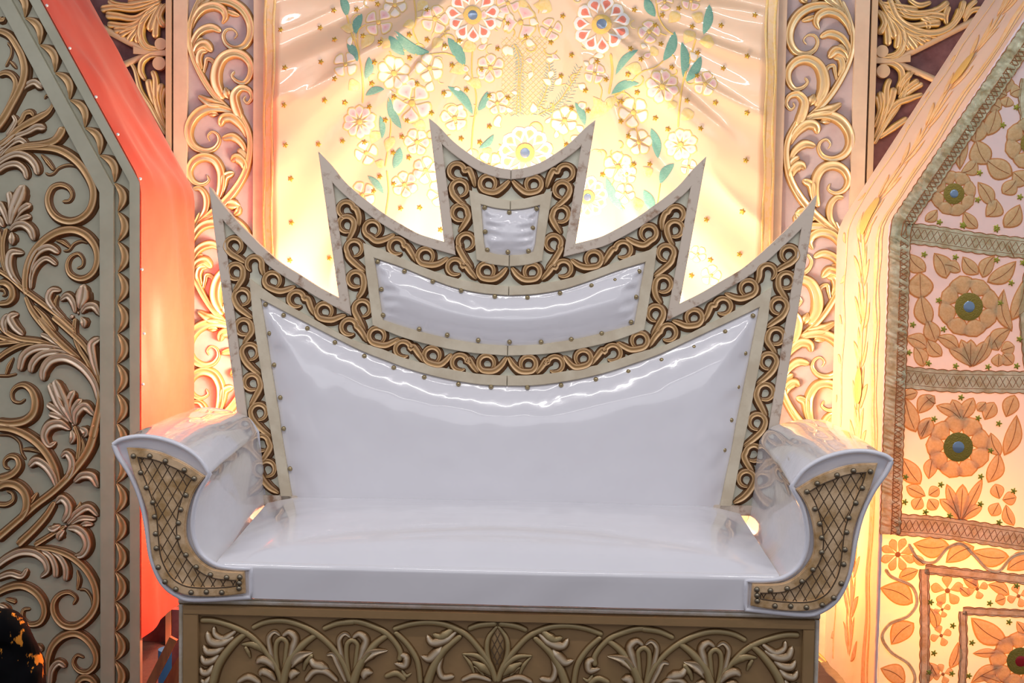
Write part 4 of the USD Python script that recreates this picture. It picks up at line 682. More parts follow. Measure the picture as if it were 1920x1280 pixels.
GL = [('S4', '490,-20 525,100', 42, .06), ('S4', '610,85 580,210', 46, -.08), ('S4', '535,260 600,370', 44, .06), ('S4', '665,345 640,465', 42, .1), ('S4', '745,520 637,555', 36, -.1), ('S4', '805,195 1010,315', 50, -.14), ('S4', '775,225 860,330', 52, -.05), ('S4', '1100,225 1195,385', 56, .05), ('S4', '1100,500 1240,655', 44, .1), ('S4', '1325,525 1270,635', 40, .08), ('S4', '770,565 842,745', 44, -.08), ('S4', '720,670 730,800', 30, .06), ('S4', '1360,770 1275,850', 32, .1), ('S4', '835,850 798,970', 46, .05), ('S4', '650,1010 742,1110', 34, .05), ('S4', '880,-40 885,10', 30, 0),
      ('S5', '760,-10 815,105', 46, -.06), ('S5', '1125,30 1090,205', 46, .06), ('S5', '925,190 858,362', 50, .08), ('S5', '965,250 970,455', 46, .08), ('S5', '1075,330 985,480', 46, .06), ('S5', '715,300 588,440', 36, -.1), ('S5', '720,490 563,552', 44, -.14), ('S5', '360,590 416,722', 36, .06), ('S5', '790,740 828,912', 46, .06), ('S5', '920,940 838,1056', 46, -.1), ('S5', '535,1020 630,1210', 46, -.06), ('S5', '745,1090 800,1220', 50, .04), ('S5', '1235,700 1240,710', 4, 0)][:-1]
for c, p, w, b in GL:
    q = S_(p, c); sew(satin, 'green_leaf', leafout(q[0], q[1], w / 3.048 * 1.15, PS, b), .0014, 'leafg')
for c, p, r, m, e in (('S4', '1240,90', 152, 'coralpetal', 'mirror'), ('S5', '510,150', 165, 'coralpetal', 'mirror'), ('S5', '75,875', 158, 'orangepetal', 'mirror'), ('S5', '430,1130', 120, 'orangepetal', 'mirror')):
    flower(satin, S_(p, c)[0], r / 3.048 * ks_, 11 if e else 8, m, .50, .34, eye=e, rot=.2, r0=.36, name='daisy')
for c, p, r, n in (('S4', '800,430', 98, 8), ('S4', '605,705', 100, 10), ('S5', '850,510', 100, 8), ('S5', '955,835', 96, 9), ('S4', '900,600', 120, 5), ('S4', '1000,400', 84, 5), ('S4', '530,385', 74, 4), ('S4', '710,140', 84, 4), ('S4', '1030,120', 84, 5), ('S4', '800,40', 74, 5), ('S4', '1340,390', 84, 6), ('S4', '1440,20', 70, 4), ('S5', '780,195', 70, 4), ('S5', '1095,490', 74, 5), ('S5', '1020,10', 60, 4), ('S5', '870,20', 50, 3), ('S5', '470,430', 64, 4), ('S5', '690,650', 90, 5), ('S5', '720,820', 80, 6), ('S5', '300,690', 84, 6), ('S5', '600,960', 90, 6), ('S5', '650,1000', 60, 5), ('S4', '640,880', 70, 4), ('S4', '620,1120', 80, 5), ('S4', '930,820', 80, 6), ('S4', '1380,590', 70, 6), ('S4', '1140,680', 80, 5), ('S4', '1330,950', 90, 6), ('S4', '980,980', 80, 6), ('S4', '860,1060', 80, 6), ('S4', '1060,1110', 80, 6), ('S5', '1330,520', 0, 0), ('Z3', '575,720', 62, 5), ('Z3', '500,600', 50, 5), ('S5', '640,1110', 60, 5), ('S5', '1000,960', 50, 4), ('S4', '1420,120', 60, 4), ('S5', '50,130', 96, 3), ('S5', '220,170', 70, 4)):
    if n: flower(satin, S_(p, c)[0], r / 3.048 * ks_, n, 'pinkpetal' if rng.random() < .72 else 'whitepetal', 3.0 / n + .26, .16, rot=rng.uniform(0, 6), r0=.12, name='pink_blossom')
for c, p, w in (('S4', '515,60 550,180 590,280 620,400 625,500 620,600', 9), ('S4', '905,-20 925,150 910,190 940,270', 8), ('S4', '1010,320 1100,315 1180,360 1215,440 1245,490', 7), ('S4', '640,150 600,180 595,250 610,330', 6), ('S4', '770,570 780,740 750,960', 7), ('S4', '760,980 770,1100 755,1230', 8), ('S4', '1240,240 1235,420 1260,560 1240,740 1230,900', 8), ('S4', '820,640 850,590 960,560', 6), ('S5', '820,-20 830,90 870,170 930,220', 8), ('S5', '860,360 810,400 730,430 640,520 560,580', 7), ('S5', '1045,230 1010,350 970,480 945,640 940,740', 9), ('S5', '720,190 790,185 880,215', 6), ('S5', '565,550 640,540 690,590 700,700 720,860', 7), ('S5', '980,460 1000,490 1080,470', 6), ('S5', '470,460 510,520 500,590', 6), ('S5', '840,1050 820,1180 800,1240', 6), ('S5', '640,1200 560,1100 600,1000', 6), ('S5', '560,320 570,420 550,550', 12), ('S4', '1480,260 1500,330 1490,660', 5), ('S5', '10,250 60,330 45,480 50,640', 5), ('S5', '110,660 180,560 215,420 210,360', 5), ('S5', '150,660 250,600 340,480 400,385', 5), ('S5', '150,80 160,20 155,-20', 6), ('S5', '90,20 140,110 160,190 230,240', 5), ('S4', '1110,640 1160,610 1200,680 1130,720', 6)):
    thread(satin, 'gold_stem', S_(p, c), w / 3.048 * 1.15, 'goldthread', .0011)
for c, p, w in (('S4', '490,165 570,190', 60), ('S4', '620,300 690,220', 70), ('S4', '850,170 925,160', 60), ('S4', '930,80 985,20', 60), ('S4', '1010,290 1075,235', 60), ('S4', '545,530 610,490', 70), ('S4', '1110,420 1210,400', 70), ('S4', '670,830 720,760', 60), ('S4', '760,880 800,790', 60), ('S4', '740,300 790,250', 60), ('S5', '890,140 960,90', 66), ('S5', '1020,90 1085,130', 66), ('S5', '980,260 1040,190', 70), ('S5', '1060,250 1150,260', 76), ('S5', '640,400 735,430', 66), ('S5', '950,700 1030,655', 70), ('S5', '880,640 935,600', 50), ('S5', '440,690 560,610', 80), ('S5', '780,330 830,300', 60), ('S5', '120,30 230,60', 80), ('S5', '30,40 90,20', 60), ('S5', '460,560 500,660', 60), ('S5', '690,1130 720,1210', 60), ('S5', '740,960 780,1020', 60), ('S5', '560,640 580,560', 50), ('S4', '1180,300 1260,260', 70), ('S4', '1200,470 1290,500', 60), ('S4', '1150,740 1210,720', 60), ('S4', '900,720 980,740', 60), ('S4', '1290,850 1340,900', 60), ('S4', '690,930 740,960', 50)):
    q = S_(p, c); sew(satin, 'yellow_bud', petal_out(q[0], q[1], w / 3.048 * ks_, 9, .6, .12), .0012, 'paleyellow')
# feather fans in the middle
for c, p, n, L, sgn in (('S4', '1483,270 1500,400 1485,560 1480,660', 22, 34, 1), ('S5', '5,250 45,350 50,480 45,650', 22, 40, 1), ('S5', '110,660 170,580 205,470 212,370', 18, 40, -1), ('S5', '215,530 235,470 240,400', 10, 24, 1), ('S5', '150,660 240,610 320,500 380,390', 22, 46, 1), ('S5', '190,650 290,600 370,480', 12, 40, -1)):
    cc = spline(S_(p, c), 1.0 * ks_); d = cc[np.linspace(2, len(cc) - 3, n).astype(int)]; t = np.gradient(cc, axis=0)[np.linspace(2, len(cc) - 3, n).astype(int)]; t /= np.linalg.norm(t, axis=1, keepdims=True); piece = []
    for a, tt in zip(d, t):
        for sd in (1, -1):
            e = a + (tt * .6 + np.array([-tt[1], tt[0]]) * sd * .9) * L / 3.048 * ks_ * rng.uniform(.5, .8); x = a + (e - a) * np.linspace(0, 1, 5)[:, None]; V, F, S = ribbon_uv(x, np.full(5, 1.3 * ks_ / 2), np.full(5, .001), 'r'); piece.append((PS.xyz(on(V, .0007)), F))
    emit(satin, 'feather_stitching', join(piece), 'greenthread', True, kind='stuff')
# gold net above the middle flower
net = []; ng = Polygon(S_('90,200 200,220 200,600 90,660 -60,660 -60,220', 'S5'))
for sg in (1, -1):
    for q in range(-30, 31):
        cx = ux(985, 150) + q * .016; ln = LineString([(cx - .4, hang[1] - .45 - sg * .4), (cx + .4, hang[1] - .45 + sg * .4)]).intersection(ng)
        if ln.length > .01:
            c = np.array(ln.coords); c = c[0] + (c[-1] - c[0]) * np.linspace(0, 1, 14)[:, None]; V, F, S = ribbon_uv(c, np.full(14, .0008), np.full(14, .0008), 'r', 0, False); net.append((PS.xyz(on(V, .0004)), F))
emit(satin, 'gold_net', join(net), 'paleyellow', True, kind='stuff')
SEQ = [('S4', '450,65 580,60 147,175 373,165 460,237 180,397 387,367 470,467 675,490 930,490 695,375 625,220 725,258 888,343 985,70 985,238 1165,240 1085,270 1382,280 1440,135 1125,380 1205,517 1080,540 1335,550 1440,562 182,613 413,588 523,598 660,620 800,565 750,695 875,697 1010,655 190,838 373,832 510,815 632,822 845,790 795,880 885,908 720,1015 685,1097 800,1055 217,1028 700,30 1175,795 1335,725 1280,815 1290,400 890,220'),
       ('S5', '697,65 290,95 855,95 815,155 845,265 950,55 1025,160 1190,152 1385,90 1335,330 1055,310 730,355 485,360 340,320 222,245 80,210 657,440 535,465 905,398 1050,445 1200,397 418,525 280,437 710,540 990,587 1152,597 1330,655 620,590 340,622 432,640 813,685 617,705 883,748 1066,745 660,787 1322,925 688,948 515,1003 1300,1215 310,830 672,295 780,945'), ('Z1', '523,387 525,635 515,848 738,835 1440,270 1250,550 1145,555 1365,675'), ('Z3', '773,70 750,360 735,600 465,720 570,632 550,405 140,95')]
def sequin(parent, c, r, m, pl, fn):
    a = np.linspace(0, 2 * math.pi, 25)[:-1] + rng.uniform(0, 6); rr = r * (.72 + .28 * np.cos(5 * a)); out = c + np.c_[np.cos(a) * rr, np.sin(a) * rr]
    V, F, S = patch_uv(out, .0022, 0, 3, flat=.3); V[0, 2] -= .0012; emit(parent, 'sequin', (pl.xyz(fn(V, .0025)), F), m, True)
for c, p in SEQ:
    for q in S_(p, c): sequin(satin, q, 5.6 * ks_, 'sequin', PS, on)
# pale filler sprigs between the flowers
cnt = 0
while cnt < 70:
    x, y = rng.uniform(650, 1330), rng.uniform(-10, 430)
    t_ = 1 - abs(x - 985) / 360
    if y > 60 + 420 * t_ or rng.random() > .25 + t_: continue
    c = PS.uv([[x, y]])[0]; a = rng.uniform(0, 6.28); L = rng.uniform(14, 24) * ks_
    sew(satin, 'pale_petal', petal_out(c, c + L * np.array([math.cos(a), math.sin(a)]), L * rng.uniform(.5, .8), 8, .6, .1), .0012, 'whitepetal' if rng.random() < .7 else 'pinkpetal', 3); cnt += 1

cnt = 0
while cnt < 90:
    x, y = rng.uniform(660, 1320), rng.uniform(-10, 420); t_ = 1 - abs(x - 985) / 350
    if y > 80 + 420 * t_: continue
    c = PS.uv([[x, y]])[0]; a0 = rng.uniform(0, 6.28); a = a0 + np.linspace(0, rng.choice([-1, 1]) * rng.uniform(2.2, 4.2), 9); r = np.linspace(1, .55, 9)[:, None] * rng.uniform(8, 17) * ks_
    thread(satin, 'gold_curl', c + np.c_[np.cos(a), np.sin(a)] * r, 2.6, 'goldthread' if rng.random() < .5 else 'paleyellow', .0009); cnt += 1

# ------------------------------------------------------------------ embroidered drape on the right
cR = one(PA, 1664, 424); tR = one(PA, 1920, 44); uR = one(PA, 1657, 800)[0]; cR[0] = uR + .004
E_r = np.array([[uR, 0.0], cR, cR + (tR - cR) / np.linalg.norm(tR - cR) * 1.0]); E_r[0, 0] = cR[0]
zlow = .02; uX = one(PA, 2140, 800)[0]
drape = thing('embroidered_drape', 'white and pink drape with sage-gold lace flowers and mirror centres, hanging at the right', 'drape', (cR[0] + .25, YA, zlow))
def drape_h(u, v):
    n1 = meshkit.noise(np.stack([u * 5, v * 2.2, np.full_like(u, 8.5)], -1), 21); n2 = meshkit.noise(np.stack([u * 9, v * 24 + u * 6, np.full_like(u, 3.5)], -1), 23)
    return .014 * n1 + .006 * np.abs(2 * n2 - 1) * np.exp(-((u - cR[0]) / .12) ** 2) * 1.6
def ond(V, lift=.0012): V = V.copy(); V[:, 2] += drape_h(V[:, 0], V[:, 1]) + lift; return V
nu, nv = 110, 260; zz = np.linspace(zlow, 2.0, nv); left = np.where(zz < cR[1], cR[0], cR[0] + (zz - cR[1]) * (tR[0] - cR[0]) / (tR[1] - cR[1])); right = np.maximum(uX, left + .02)
Ug = left[None] + (right - left)[None] * np.linspace(0, 1, nu)[:, None]; Vg = np.broadcast_to(zz[None], Ug.shape)
i, j = np.meshgrid(np.arange(nu - 1), np.arange(nv - 1), indexing='ij'); a = (i * nv + j).ravel()
emit(drape, 'cloth', (PA.xyz(np.c_[Ug.ravel(), Vg.ravel(), drape_h(Ug.ravel(), Vg.ravel())]), np.vstack([np.c_[a, a + nv, a + nv + 1], np.c_[a, a + nv + 1, a + 1]])), 'tulle', True)
D_ = lambda p, c: PA.uv(pts(p, c))
def scallop_band(p, c, w, name, m='lace', edge='browncord', pitch=.030, zig=True, amp=.10):
    """A lace band with scalloped edges and a zigzag cord, w in crop pixels."""
    s = CROPS[c][2]; cc = spline(D_(p, c), 2.2 * ka); d = np.r_[0, np.cumsum(np.linalg.norm(np.diff(cc, axis=0), axis=1))]; t = np.gradient(cc, axis=0); t /= np.linalg.norm(t, axis=1, keepdims=True); nr = np.stack([-t[:, 1], t[:, 0]], 1)
    hw = w / s * ka / 2 * (1 - amp + amp * np.abs(np.sin(np.pi * d / pitch))); k = 5; q = np.linspace(-1, 1, k); n = len(cc)
    uv = cc[:, None] + nr[:, None] * (hw[:, None] * q[None])[..., None]; V = np.concatenate([uv, np.full((n, k, 1), .001)], 2).reshape(-1, 3); i, j = np.meshgrid(np.arange(n - 1), np.arange(k - 1), indexing='ij'); a = (i * k + j).ravel()
    F = np.vstack([np.c_[a, a + k, a + k + 1], np.c_[a, a + k + 1, a + 1]])
    if np.cross(V[F[:, 1]] - V[F[:, 0]], V[F[:, 2]] - V[F[:, 0]])[:, 2].sum() < 0: F = F[:, ::-1]
    node = emit(drape, name, (PA.xyz(ond(V, .0008)), F), m, True)
    for e in (-1, 1): V, F, S = ribbon_uv(cc + nr * (hw * e)[:, None], np.full(n, .0012), np.full(n, .0014), 'r', 0, False); emit(node, 'edge_cord', (PA.xyz(ond(V, .0012)), F), edge, True)
    for e in (-.62, .62): V, F, S = ribbon_uv(cc + nr * (w / s * ka / 2 * e), np.full(n, .0008), np.full(n, .0012), 'r', 0, False); emit(node, 'inner_cord', (PA.xyz(ond(V, .0012)), F), edge, True)
    if zig:
        for ph in (0, .5):
            z = (np.abs(((d / pitch * .9 + ph) % 1) * 2 - 1) * 2 - 1) * w / s * ka / 2 * .55; V, F, S = ribbon_uv(cc + nr * z[:, None], np.full(n, .0009), np.full(n, .0012), 'r', 0, False); emit(node, 'zigzag_cord', (PA.xyz(ond(V, .0012)), F), edge, True)
    return node
# puckered lace border along the slanted and the upright edge
e2 = E_r[1] + (E_r[2] - E_r[1]) * .75; bp = np.vstack([[cR[0] + .018, one(PA, 1675, 1000)[1]], [cR[0] + .018, cR[1] - .02], E_r[1] + (.022, .01), e2 + (.022, -.012)])
cc = np.vstack([bp[0] + (bp[1] - bp[0]) * np.linspace(0, 1, 260)[:, None], bp[2] + (bp[3] - bp[2]) * np.linspace(0, 1, 240)[:, None]]); d = np.r_[0, np.cumsum(np.linalg.norm(np.diff(cc, axis=0), axis=1))]
t = np.gradient(cc, axis=0); t /= np.linalg.norm(t, axis=1, keepdims=True); nr = np.stack([-t[:, 1], t[:, 0]], 1); k = 14; q = np.linspace(-1, 1, k); hw = 20 * ka * (.92 + .08 * np.abs(np.sin(np.pi * d / .022)))
uv = cc[:, None] + nr[:, None] * (hw[:, None] * q[None])[..., None]; P2 = np.c_[uv.reshape(-1, 2), np.zeros(len(cc) * k)]
puck = np.abs(2 * meshkit.noise(np.c_[P2[:, 0] * 40, P2[:, 1] * 95 + P2[:, 0] * 40, P2[:, 2] + 2.5], 31) - 1) * .009 + meshkit.noise(P2 * 170 + .5, 33) * .004
V = np.c_[P2[:, :2], .002 + puck]; i, j = np.meshgrid(np.arange(len(cc) - 1), np.arange(k - 1), indexing='ij'); a = (i * k + j).ravel(); F = np.vstack([np.c_[a, a + k, a + k + 1], np.c_[a, a + k + 1, a + 1]])
if np.cross(V[F[:, 1]] - V[F[:, 0]], V[F[:, 2]] - V[F[:, 0]])[:, 2].sum() < 0: F = F[:, ::-1]
lb = emit(drape, 'lace_border', (PA.xyz(ond(V)), F), 'lace', True)
for e in (-.98, -.1, .98):
    V, F, S = ribbon_uv(cc + nr * (hw * e)[:, None], np.full(len(cc), .0012), np.full(len(cc), .0014), 'r', 0, False); V[:, 2] += .006; emit(lb, 'edge_cord', (PA.xyz(ond(V)), F), 'browncord', True)
for ph in (0, .5):
    z = (np.abs(((d / .026 + ph) % 1) * 2 - 1) * 2 - 1) * 8 * ka; V, F, S = ribbon_uv(cc + nr * (z - 8 * ka)[:, None], np.full(len(cc), .001), np.full(len(cc), .0014), 'r', 0, False); V[:, 2] += .007; emit(lb, 'zigzag_cord', (PA.xyz(ond(V)), F), 'browncord', True)
scallop_band('800,45 1000,62 1300,108 1700,150', 'R7', 116, 'lace_band'); scallop_band('855,850 1100,872 1700,882', 'R7', 124, 'lace_band'); scallop_band('830,392 1100,412 1400,455 1700,500', 'R8', 124, 'lace_band')
scallop_band('985,640 990,900 985,1400', 'R8', 56, 'lace_band', zig=False, amp=.2); scallop_band('990,640 1250,668 1700,715', 'R8', 56, 'lace_band', zig=False, amp=.2); scallop_band('1200,875 1205,1100 1190,1400', 'R8', 46, 'lace_band', zig=False, amp=.2); scallop_band('1200,872 1400,882 1700,895', 'R8', 46, 'lace_band', zig=False, amp=.2); scallop_band('1552,440 1540,600 1590,800', 'R6', 56, 'lace_band', zig=False, amp=.2); scallop_band('1560,270 1535,500 1560,800', 'R7', 40, 'lace_band', zig=False, amp=.2)
def lacepiece(p, c, w, bend=0.0, name='lace_leaf'):
    q = D_(p, c); s = CROPS[c][2]; node = sew(drape, name, petal_out(q[0], q[1], w / s * ka, 11, .55, bend), .0022, 'lacepetal', 5, .5, 0, PA, ond)
    ax = q[1] - q[0]; nx = np.array([-ax[1], ax[0]]); mid = q[0] + ax * np.linspace(.05, .9, 10)[:, None] + nx * (bend * np.sin(np.pi * np.linspace(.05, .9, 10)))[:, None]
    V, F, S = ribbon_uv(mid, np.full(10, .0009), np.full(10, .0014), 'r'); emit(node, 'leaf_vein', (PA.xyz(ond(V, .0032)), F), 'browncord', True)
LL = {'R6': '1185,950 1210,750 84 .05;1190,965 1280,890 84 -.2;1440,525 1450,425 90 0;1450,535 1380,490 84 .1;1465,530 1530,500 84 .1;1455,540 1440,600 80 0;1300,650 1270,800 130 -.05;1275,780 1340,920 130 -.08;1330,890 1480,980 120 -.05;1390,600 1340,760 100 .05;1285,1015 1370,1150 84 .05;1330,1210 1390,1110 104 -.2;1520,1140 1430,1270 100 .1;1050,1095 920,1160 60 -.1;1060,1170 990,1235 64 .1;1205,1180 1285,1275 76 -.08;1480,960 1560,1030 110 0;1330,560 1420,610 90 0;1500,1000 1420,1080 90 .1;1120,960 1190,800 20 0',
      'R7': '895,165 995,265 96 -.1;1040,160 1110,305 104 .1;1090,225 1190,265 70 .1;1200,180 1290,280 84 -.1;1380,175 1310,300 84 -.1;1500,205 1335,325 96 .1;960,265 965,420 150 .0;965,390 1010,570 110 -.05;1000,530 1050,660 96 0;880,630 1005,690 90 .1;930,680 980,795 84 .1;1000,640 1085,735 84 -.1;1050,625 1180,700 80 .1;1250,795 1120,690 74 -.1;1250,795 1190,640 70 0;1240,800 1245,640 84 0;1250,795 1320,650 64 0;1255,795 1355,610 64 -.1;1430,360 1475,600 84 -.14;1545,300 1470,540 96 .08;1470,580 1350,690 90 -.1;1400,705 1370,640 80 0;1410,705 1490,680 84 0;1400,720 1395,795 80 0;1420,720 1480,780 80 0;1490,190 1450,110 10 0;950,1055 1045,955 96 .1;860,960 950,935 66 0;1195,1095 1050,1010 70 -.1;1195,1090 1140,975 74 0;1190,1095 1260,965 84 0;1320,1090 1375,990 90 0;1440,1075 1490,950 96 0;1330,990 1280,1040 60 0;880,965 940,1160 110 -.05;965,1200 1020,1075 96 0;1355,1160 1410,1290 84 -.1;1500,1060 1430,1290 96 .08;1050,1000 990,950 60 .1;1010,1090 960,1180 60 0',
      'R8': '865,20 965,170 110 -.05;1010,140 1030,20 80 0;1185,372 1070,250 74 -.1;1185,372 1110,165 64 0;1185,372 1200,165 84 0;1190,372 1310,135 64 0;1190,372 1310,290 74 .1;995,235 885,180 76 0;970,240 930,310 76 0;1010,250 1055,310 76 0;1010,230 1070,190 70 0;1400,-10 1340,160 96 .1;1405,250 1380,165 80 0;1400,270 1360,345 80 0;1420,255 1500,240 80 0;1440,280 1485,400 70 -.1;925,500 1125,505 120 -.1;1105,605 1265,515 110 .1;1250,540 1460,570 110 -.1;1445,645 1600,580 110 .1;955,645 845,690 76 0;1200,690 1290,740 60 0;1340,725 1460,785 70 .1;1380,820 1440,800 70 0;1015,855 1055,975 66 .1;1175,1045 1130,1195 70 .1;1015,1160 1060,1240 70 0;1245,910 1445,1050 130 -.08;1255,1110 1400,1105 54 0;1245,1275 1420,1180 84 .05;1500,930 1560,1010 60 0;1180,740 1240,790 50 0;740,745 925,830 130 .1;800,1060 930,940 120 .1;740,1190 880,1270 110 .1;1290,1230 1420,1270 60 0;920,560 990,620 50 0;1030,1170 1010,1270 50 0'}
for c, s in LL.items():
    for item in s.split(';'):
        a, b, w, bd = item.split(); lacepiece(a + ' ' + b, c, float(w), float(bd))
for c, p, r, n, eye in (('R6', '1150,1082', 128, 8, 'mirror'), ('R6', '1590,800', 150, 8, 'mirror'), ('R7', '1232,460', 172, 8, 'mirror'), ('R7', '1172,1240', 182, 9, 'mirror'), ('R8', '1520,1150', 172, 9, 'redmirror')):
    if eye == 'redmirror' and 'redmirror' not in M: M['redmirror'] = mat('red_glass_eye', (.45, .02, .03), .2, .2)
    flower(drape, D_(p, c)[0], r / 2.977 * ka, n, 'lacepetal', .82 if n == 8 else .74, .45, PA, ond, 'lace_flower', 'pollen', eye, rot=.3, belly=.62, r0=.34, h=.003, ringz=.0042, eyer=.40)
for c, p, r, n in (('R8', '840,560', 98, 8), ('R8', '1115,760', 92, 5), ('R8', '1280,750', 62, 4), ('R8', '1510,790', 66, 4), ('R8', '1085,865', 50, 4), ('R8', '1080,1010', 62, 4), ('R8', '1090,1225', 60, 4)):
    flower(drape, D_(p, c)[0], r / 2.977 * ka, n, 'lacepetal', 1.9 / n + .25, .16, PA, ond, 'small_lace_flower', 'browncord', None, rot=.4, r0=.1)
for p in ('900,500 960,590 1040,602 1120,520 1190,500 1260,560 1340,640 1400,650 1480,570 1600,540', '770,640 800,680 920,740 945,830 900,900 790,950 752,1020 800,1100 900,1170 935,1250 900,1330'):
    cc2 = spline(D_(p, 'R8'), 2.2 * ka); V, F, S = ribbon_uv(cc2, np.full(len(cc2), 3.2 * ka), np.full(len(cc2), .003), 'g'); emit(drape, 'wavy_cord', (PA.xyz(ond(V)), F), 'lace', True)
for c, p in (('R6', '1475,400 1500,600 1230,730 1425,700 1118,930 1295,965 1285,1115 1520,1100 930,1225 1070,1240 1200,1255 1390,1270'), ('R7', '985,170 1160,185 1390,200 1535,215 1470,328 1065,425 1410,440 920,560 1093,585 1515,640 900,715 1007,775 1160,790 1340,795 1500,790 1205,10 1390,30 1190,965 1040,1085 1285,1080 1400,1110 1355,1260'), ('R8', '882,127 1078,170 1300,125 878,267 993,322 1127,343 1298,278 1483,205 1402,380 1023,825 1350,830 1500,733 1145,955 1252,1050 1040,1108 1013,1215 1140,1222 1235,1235 1458,935')):
    for q in D_(p, c): sequin(drape, q, 6.6 * ka, 'greenseq', PA, ond)

# cream cloth on the right return
YB = YW - .02
(lv, lf), (ls, lnr, lL) = lining(E_r, -1, YA + .012, YB, .02, .02, 15, 30, .8, 2.0)
# the cloth leans out a little towards the back, as it hangs loose there
nd = 30; dd = np.tile(np.linspace(0, 1, nd), len(ls)); lv[:, [0, 2]] += np.repeat(lnr, nd, 0) * (.031 * dd ** 1.2)[:, None]
cream = thing('cream_drape', 'cream cloth with yellow leaf embroidery lining the right return of the arch', 'drape', (cR[0], 1.0, .02))
emit(cream, 'lining', (lv, lf), 'cream', True)
Lg = lv.reshape(len(ls), nd, 3)
from scipy.interpolate import RegularGridInterpolator
LI = RegularGridInterpolator((lL, np.linspace(0, 1, nd) * (YB - YA)), Lg, bounds_error=False, fill_value=None)
Ni = np.repeat(lnr[:, None], nd, 1); LN = RegularGridInterpolator((lL, np.linspace(0, 1, nd) * (YB - YA)), Ni, bounds_error=False, fill_value=None)
def onl(V, lift=.0015):
    p = LI(V[:, [1, 0]]); n = LN(V[:, [1, 0]]); w = V[:, 2] + lift; return np.c_[p[:, 0] + n[:, 0] * w, p[:, 1], p[:, 2] + n[:, 1] * w]
class Lp:  # the return's own coordinates: depth, length along the edge
    k = ka
    @staticmethod
    def xyz(V): return V
Ltot = lL[-1]; y = .08; W0 = YB - YA
kk = 0
while y < Ltot - .06:
    m_ = 'creamgold'
    for (d0, d1, z0, z1, w) in ((.215, .16, 0, .075, .026), (.245, .31, 0, .08, .028), (.22, .19, .01, .12, .022), (.24, .275, .02, .125, .024), (.23, .235, .0, .14, .03)):
        jz = rng.uniform(-.01, .01); sew(cream, 'embroidered_leaf', petal_out((d0, y + z0 + jz), (d1, y + z1 + jz), w, 9, .5, rng.uniform(-.1, .1)), .0015, m_, 3, .6, 0, Lp, onl)
    if kk % 4 == 2:
        V, F, S = dome_uv((.23, y + .07), .038, .004, .004, 3, 14); V[:, 1] += (V[:, 1] - y - .07) * .35; emit(cream, 'embroidered_flower_centre', (onl(V), F), 'goldthread', True)
    if rng.random() < .8: sew(cream, 'embroidered_dot', petal_out((rng.uniform(.40, .46), y), (rng.uniform(.40, .46), y + .025), .02, 7), .001, m_, 3, .6, 0, Lp, onl)
    y += .115; kk += 1
for d0, w in ((.085, .014), (.055, .006), (.40, .004)):
    n = 240; c = np.c_[d0 + .006 * np.sin(np.linspace(0, 50, n)), np.linspace(.03, Ltot - .02, n)]; V, F, S = ribbon_uv(c, np.full(n, w), np.full(n, .0015), 'r', 0, False); emit(cream, 'embroidered_stripe', (onl(V), F[:, ::-1]), 'creamgold', True)
# pale frayed edge where the two cloths meet
fp = np.vstack([[cR[0] - .004, .03], [cR[0] - .004, cR[1]], E_r[1] + (E_r[2] - E_r[1]) * .75 - (.004, 0)]); fc = np.vstack([fp[0] + (fp[1] - fp[0]) * np.linspace(0, 1, 220)[:, None], fp[1] + (fp[2] - fp[1]) * np.linspace(0.02, 1, 140)[:, None]])
V, F, S = ribbon_uv(fc, .004 + .002 * meshkit.noise(np.c_[fc[:, 1] * 60, fc[:, 0] * 0, fc[:, 0] * 0 + .5]), np.full(len(fc), .006), 'r', .002, False); emit(drape, 'frayed_edge', (PA.xyz(V), F), 'fringe', True)

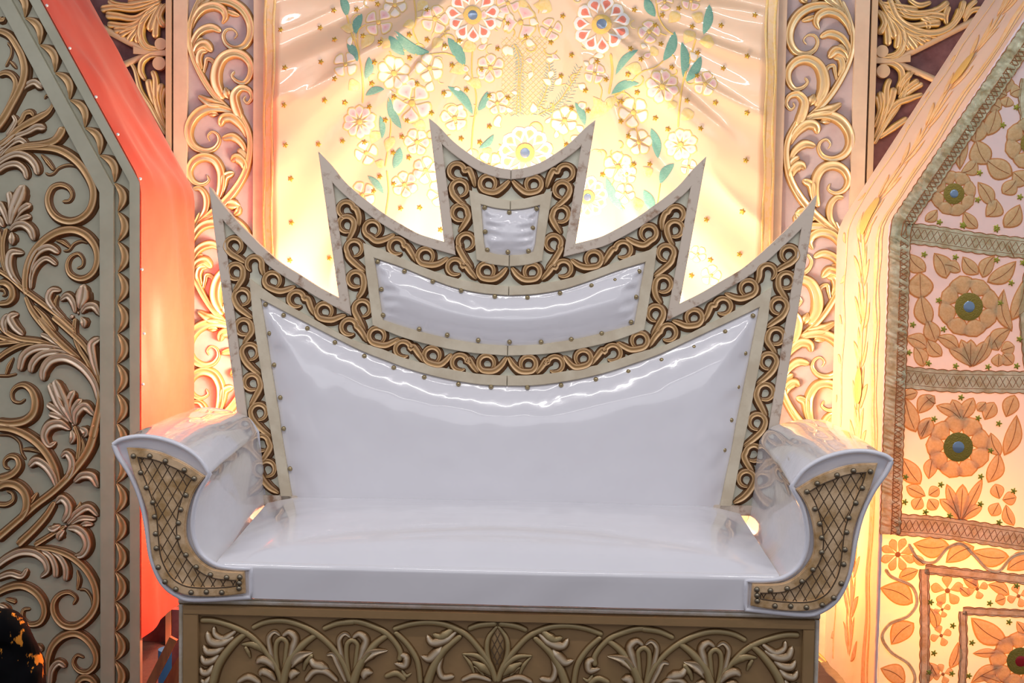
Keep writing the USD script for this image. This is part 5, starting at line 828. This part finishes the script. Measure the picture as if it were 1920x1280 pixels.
# ------------------------------------------------------------------ small things low down on the left
PT = Pl((0, .30, 0), (1, 0, 0), (0, 0, 1))
heap = []
import manifold3d as m3
def sph(px, r, dy=0):
    c = PT.xyz(PT.uv([px]))[0]; return m3.Manifold.sphere(r * PT.k, 24).translate([float(c[0]), float(c[1] + dy), float(c[2])])
hl = [sph((-60, 1200), 62), sph((10, 1175), 36), sph((40, 1200), 26), sph((30, 1260), 50, .02), sph((52, 1262), 30), sph((20, 1400), 70), sph((-90, 1380), 90)]
man = m3.Manifold.batch_boolean([m3.Manifold.batch_hull([hl[a], hl[b]]) for a, b in ((0, 1), (1, 2), (2, 3), (3, 4), (4, 5), (5, 6), (0, 6), (0, 3), (3, 5))], m3.OpType.Add).refine_to_length(.012)
mm = man.to_mesh(); tm = trimesh.Trimesh(mm.vert_properties[:, :3], mm.tri_verts); trimesh.smoothing.filter_taubin(tm, iterations=14)
vn = np.array(tm.vertex_normals); tm.vertices = tm.vertices + vn * ((meshkit.fbm(tm.vertices * 16, 3, 41) - .5) * .016)[:, None]
low = tm.vertices[:, 2].min()
blackh = emit(ROOT, 'batik_bundle', tm, 'blackcloth', True, label='black cloth bundle with orange batik print in the lower left corner', cat='cloth')
# a box it lies on, below the frame
YT = .62; P6 = Pl((0, YT, 0), (1, 0, 0), (0, 0, 1)); q6 = lambda x, y: P6.xyz(P6.uv([[x, y]]))[0]
for a, b, w, lab in (((268, 1310), (326, 1196), .014, 'brown timber prop leaning in the gap between carved screen and sofa base, the upper one'), ((285, 1335), (352, 1218), .022, 'thicker brown timber prop leaning below the other one beside the sofa base')):
    A, B = q6(*a), q6(*b)
    if w > .02: A[1] += .05; B[1] += .05
    dlt = (A - B) / (B[2] - A[2]); A = A + dlt * (A[2] - .0) * 1.0
    t = thing('timber_prop', lab, 'timber', A); bm = bar(A, B, w * 1.5, w); emit(t, 'beam', bm, 'timber')
A = q6(306, 1165); emit(ROOT, 'upright_post', box((A[0] - .012, YT + .12, 0), (A[0] + .012, YT + .15, A[2])), 'maroon', label='dark upright post in the gap under the red cloth', cat='post')
A = q6(276, 1268); bl_ = trimesh.creation.cylinder(.035, max(.05, A[2] + .012), sections=28); bl_.apply_translation([A[0] + .002, YT + .21, max(.05, A[2] + .012) / 2]); emit(ROOT, 'blue_tub', bl_, 'blueplastic', 40, label='blue plastic tub low in the gap behind the carved screen', cat='tub')
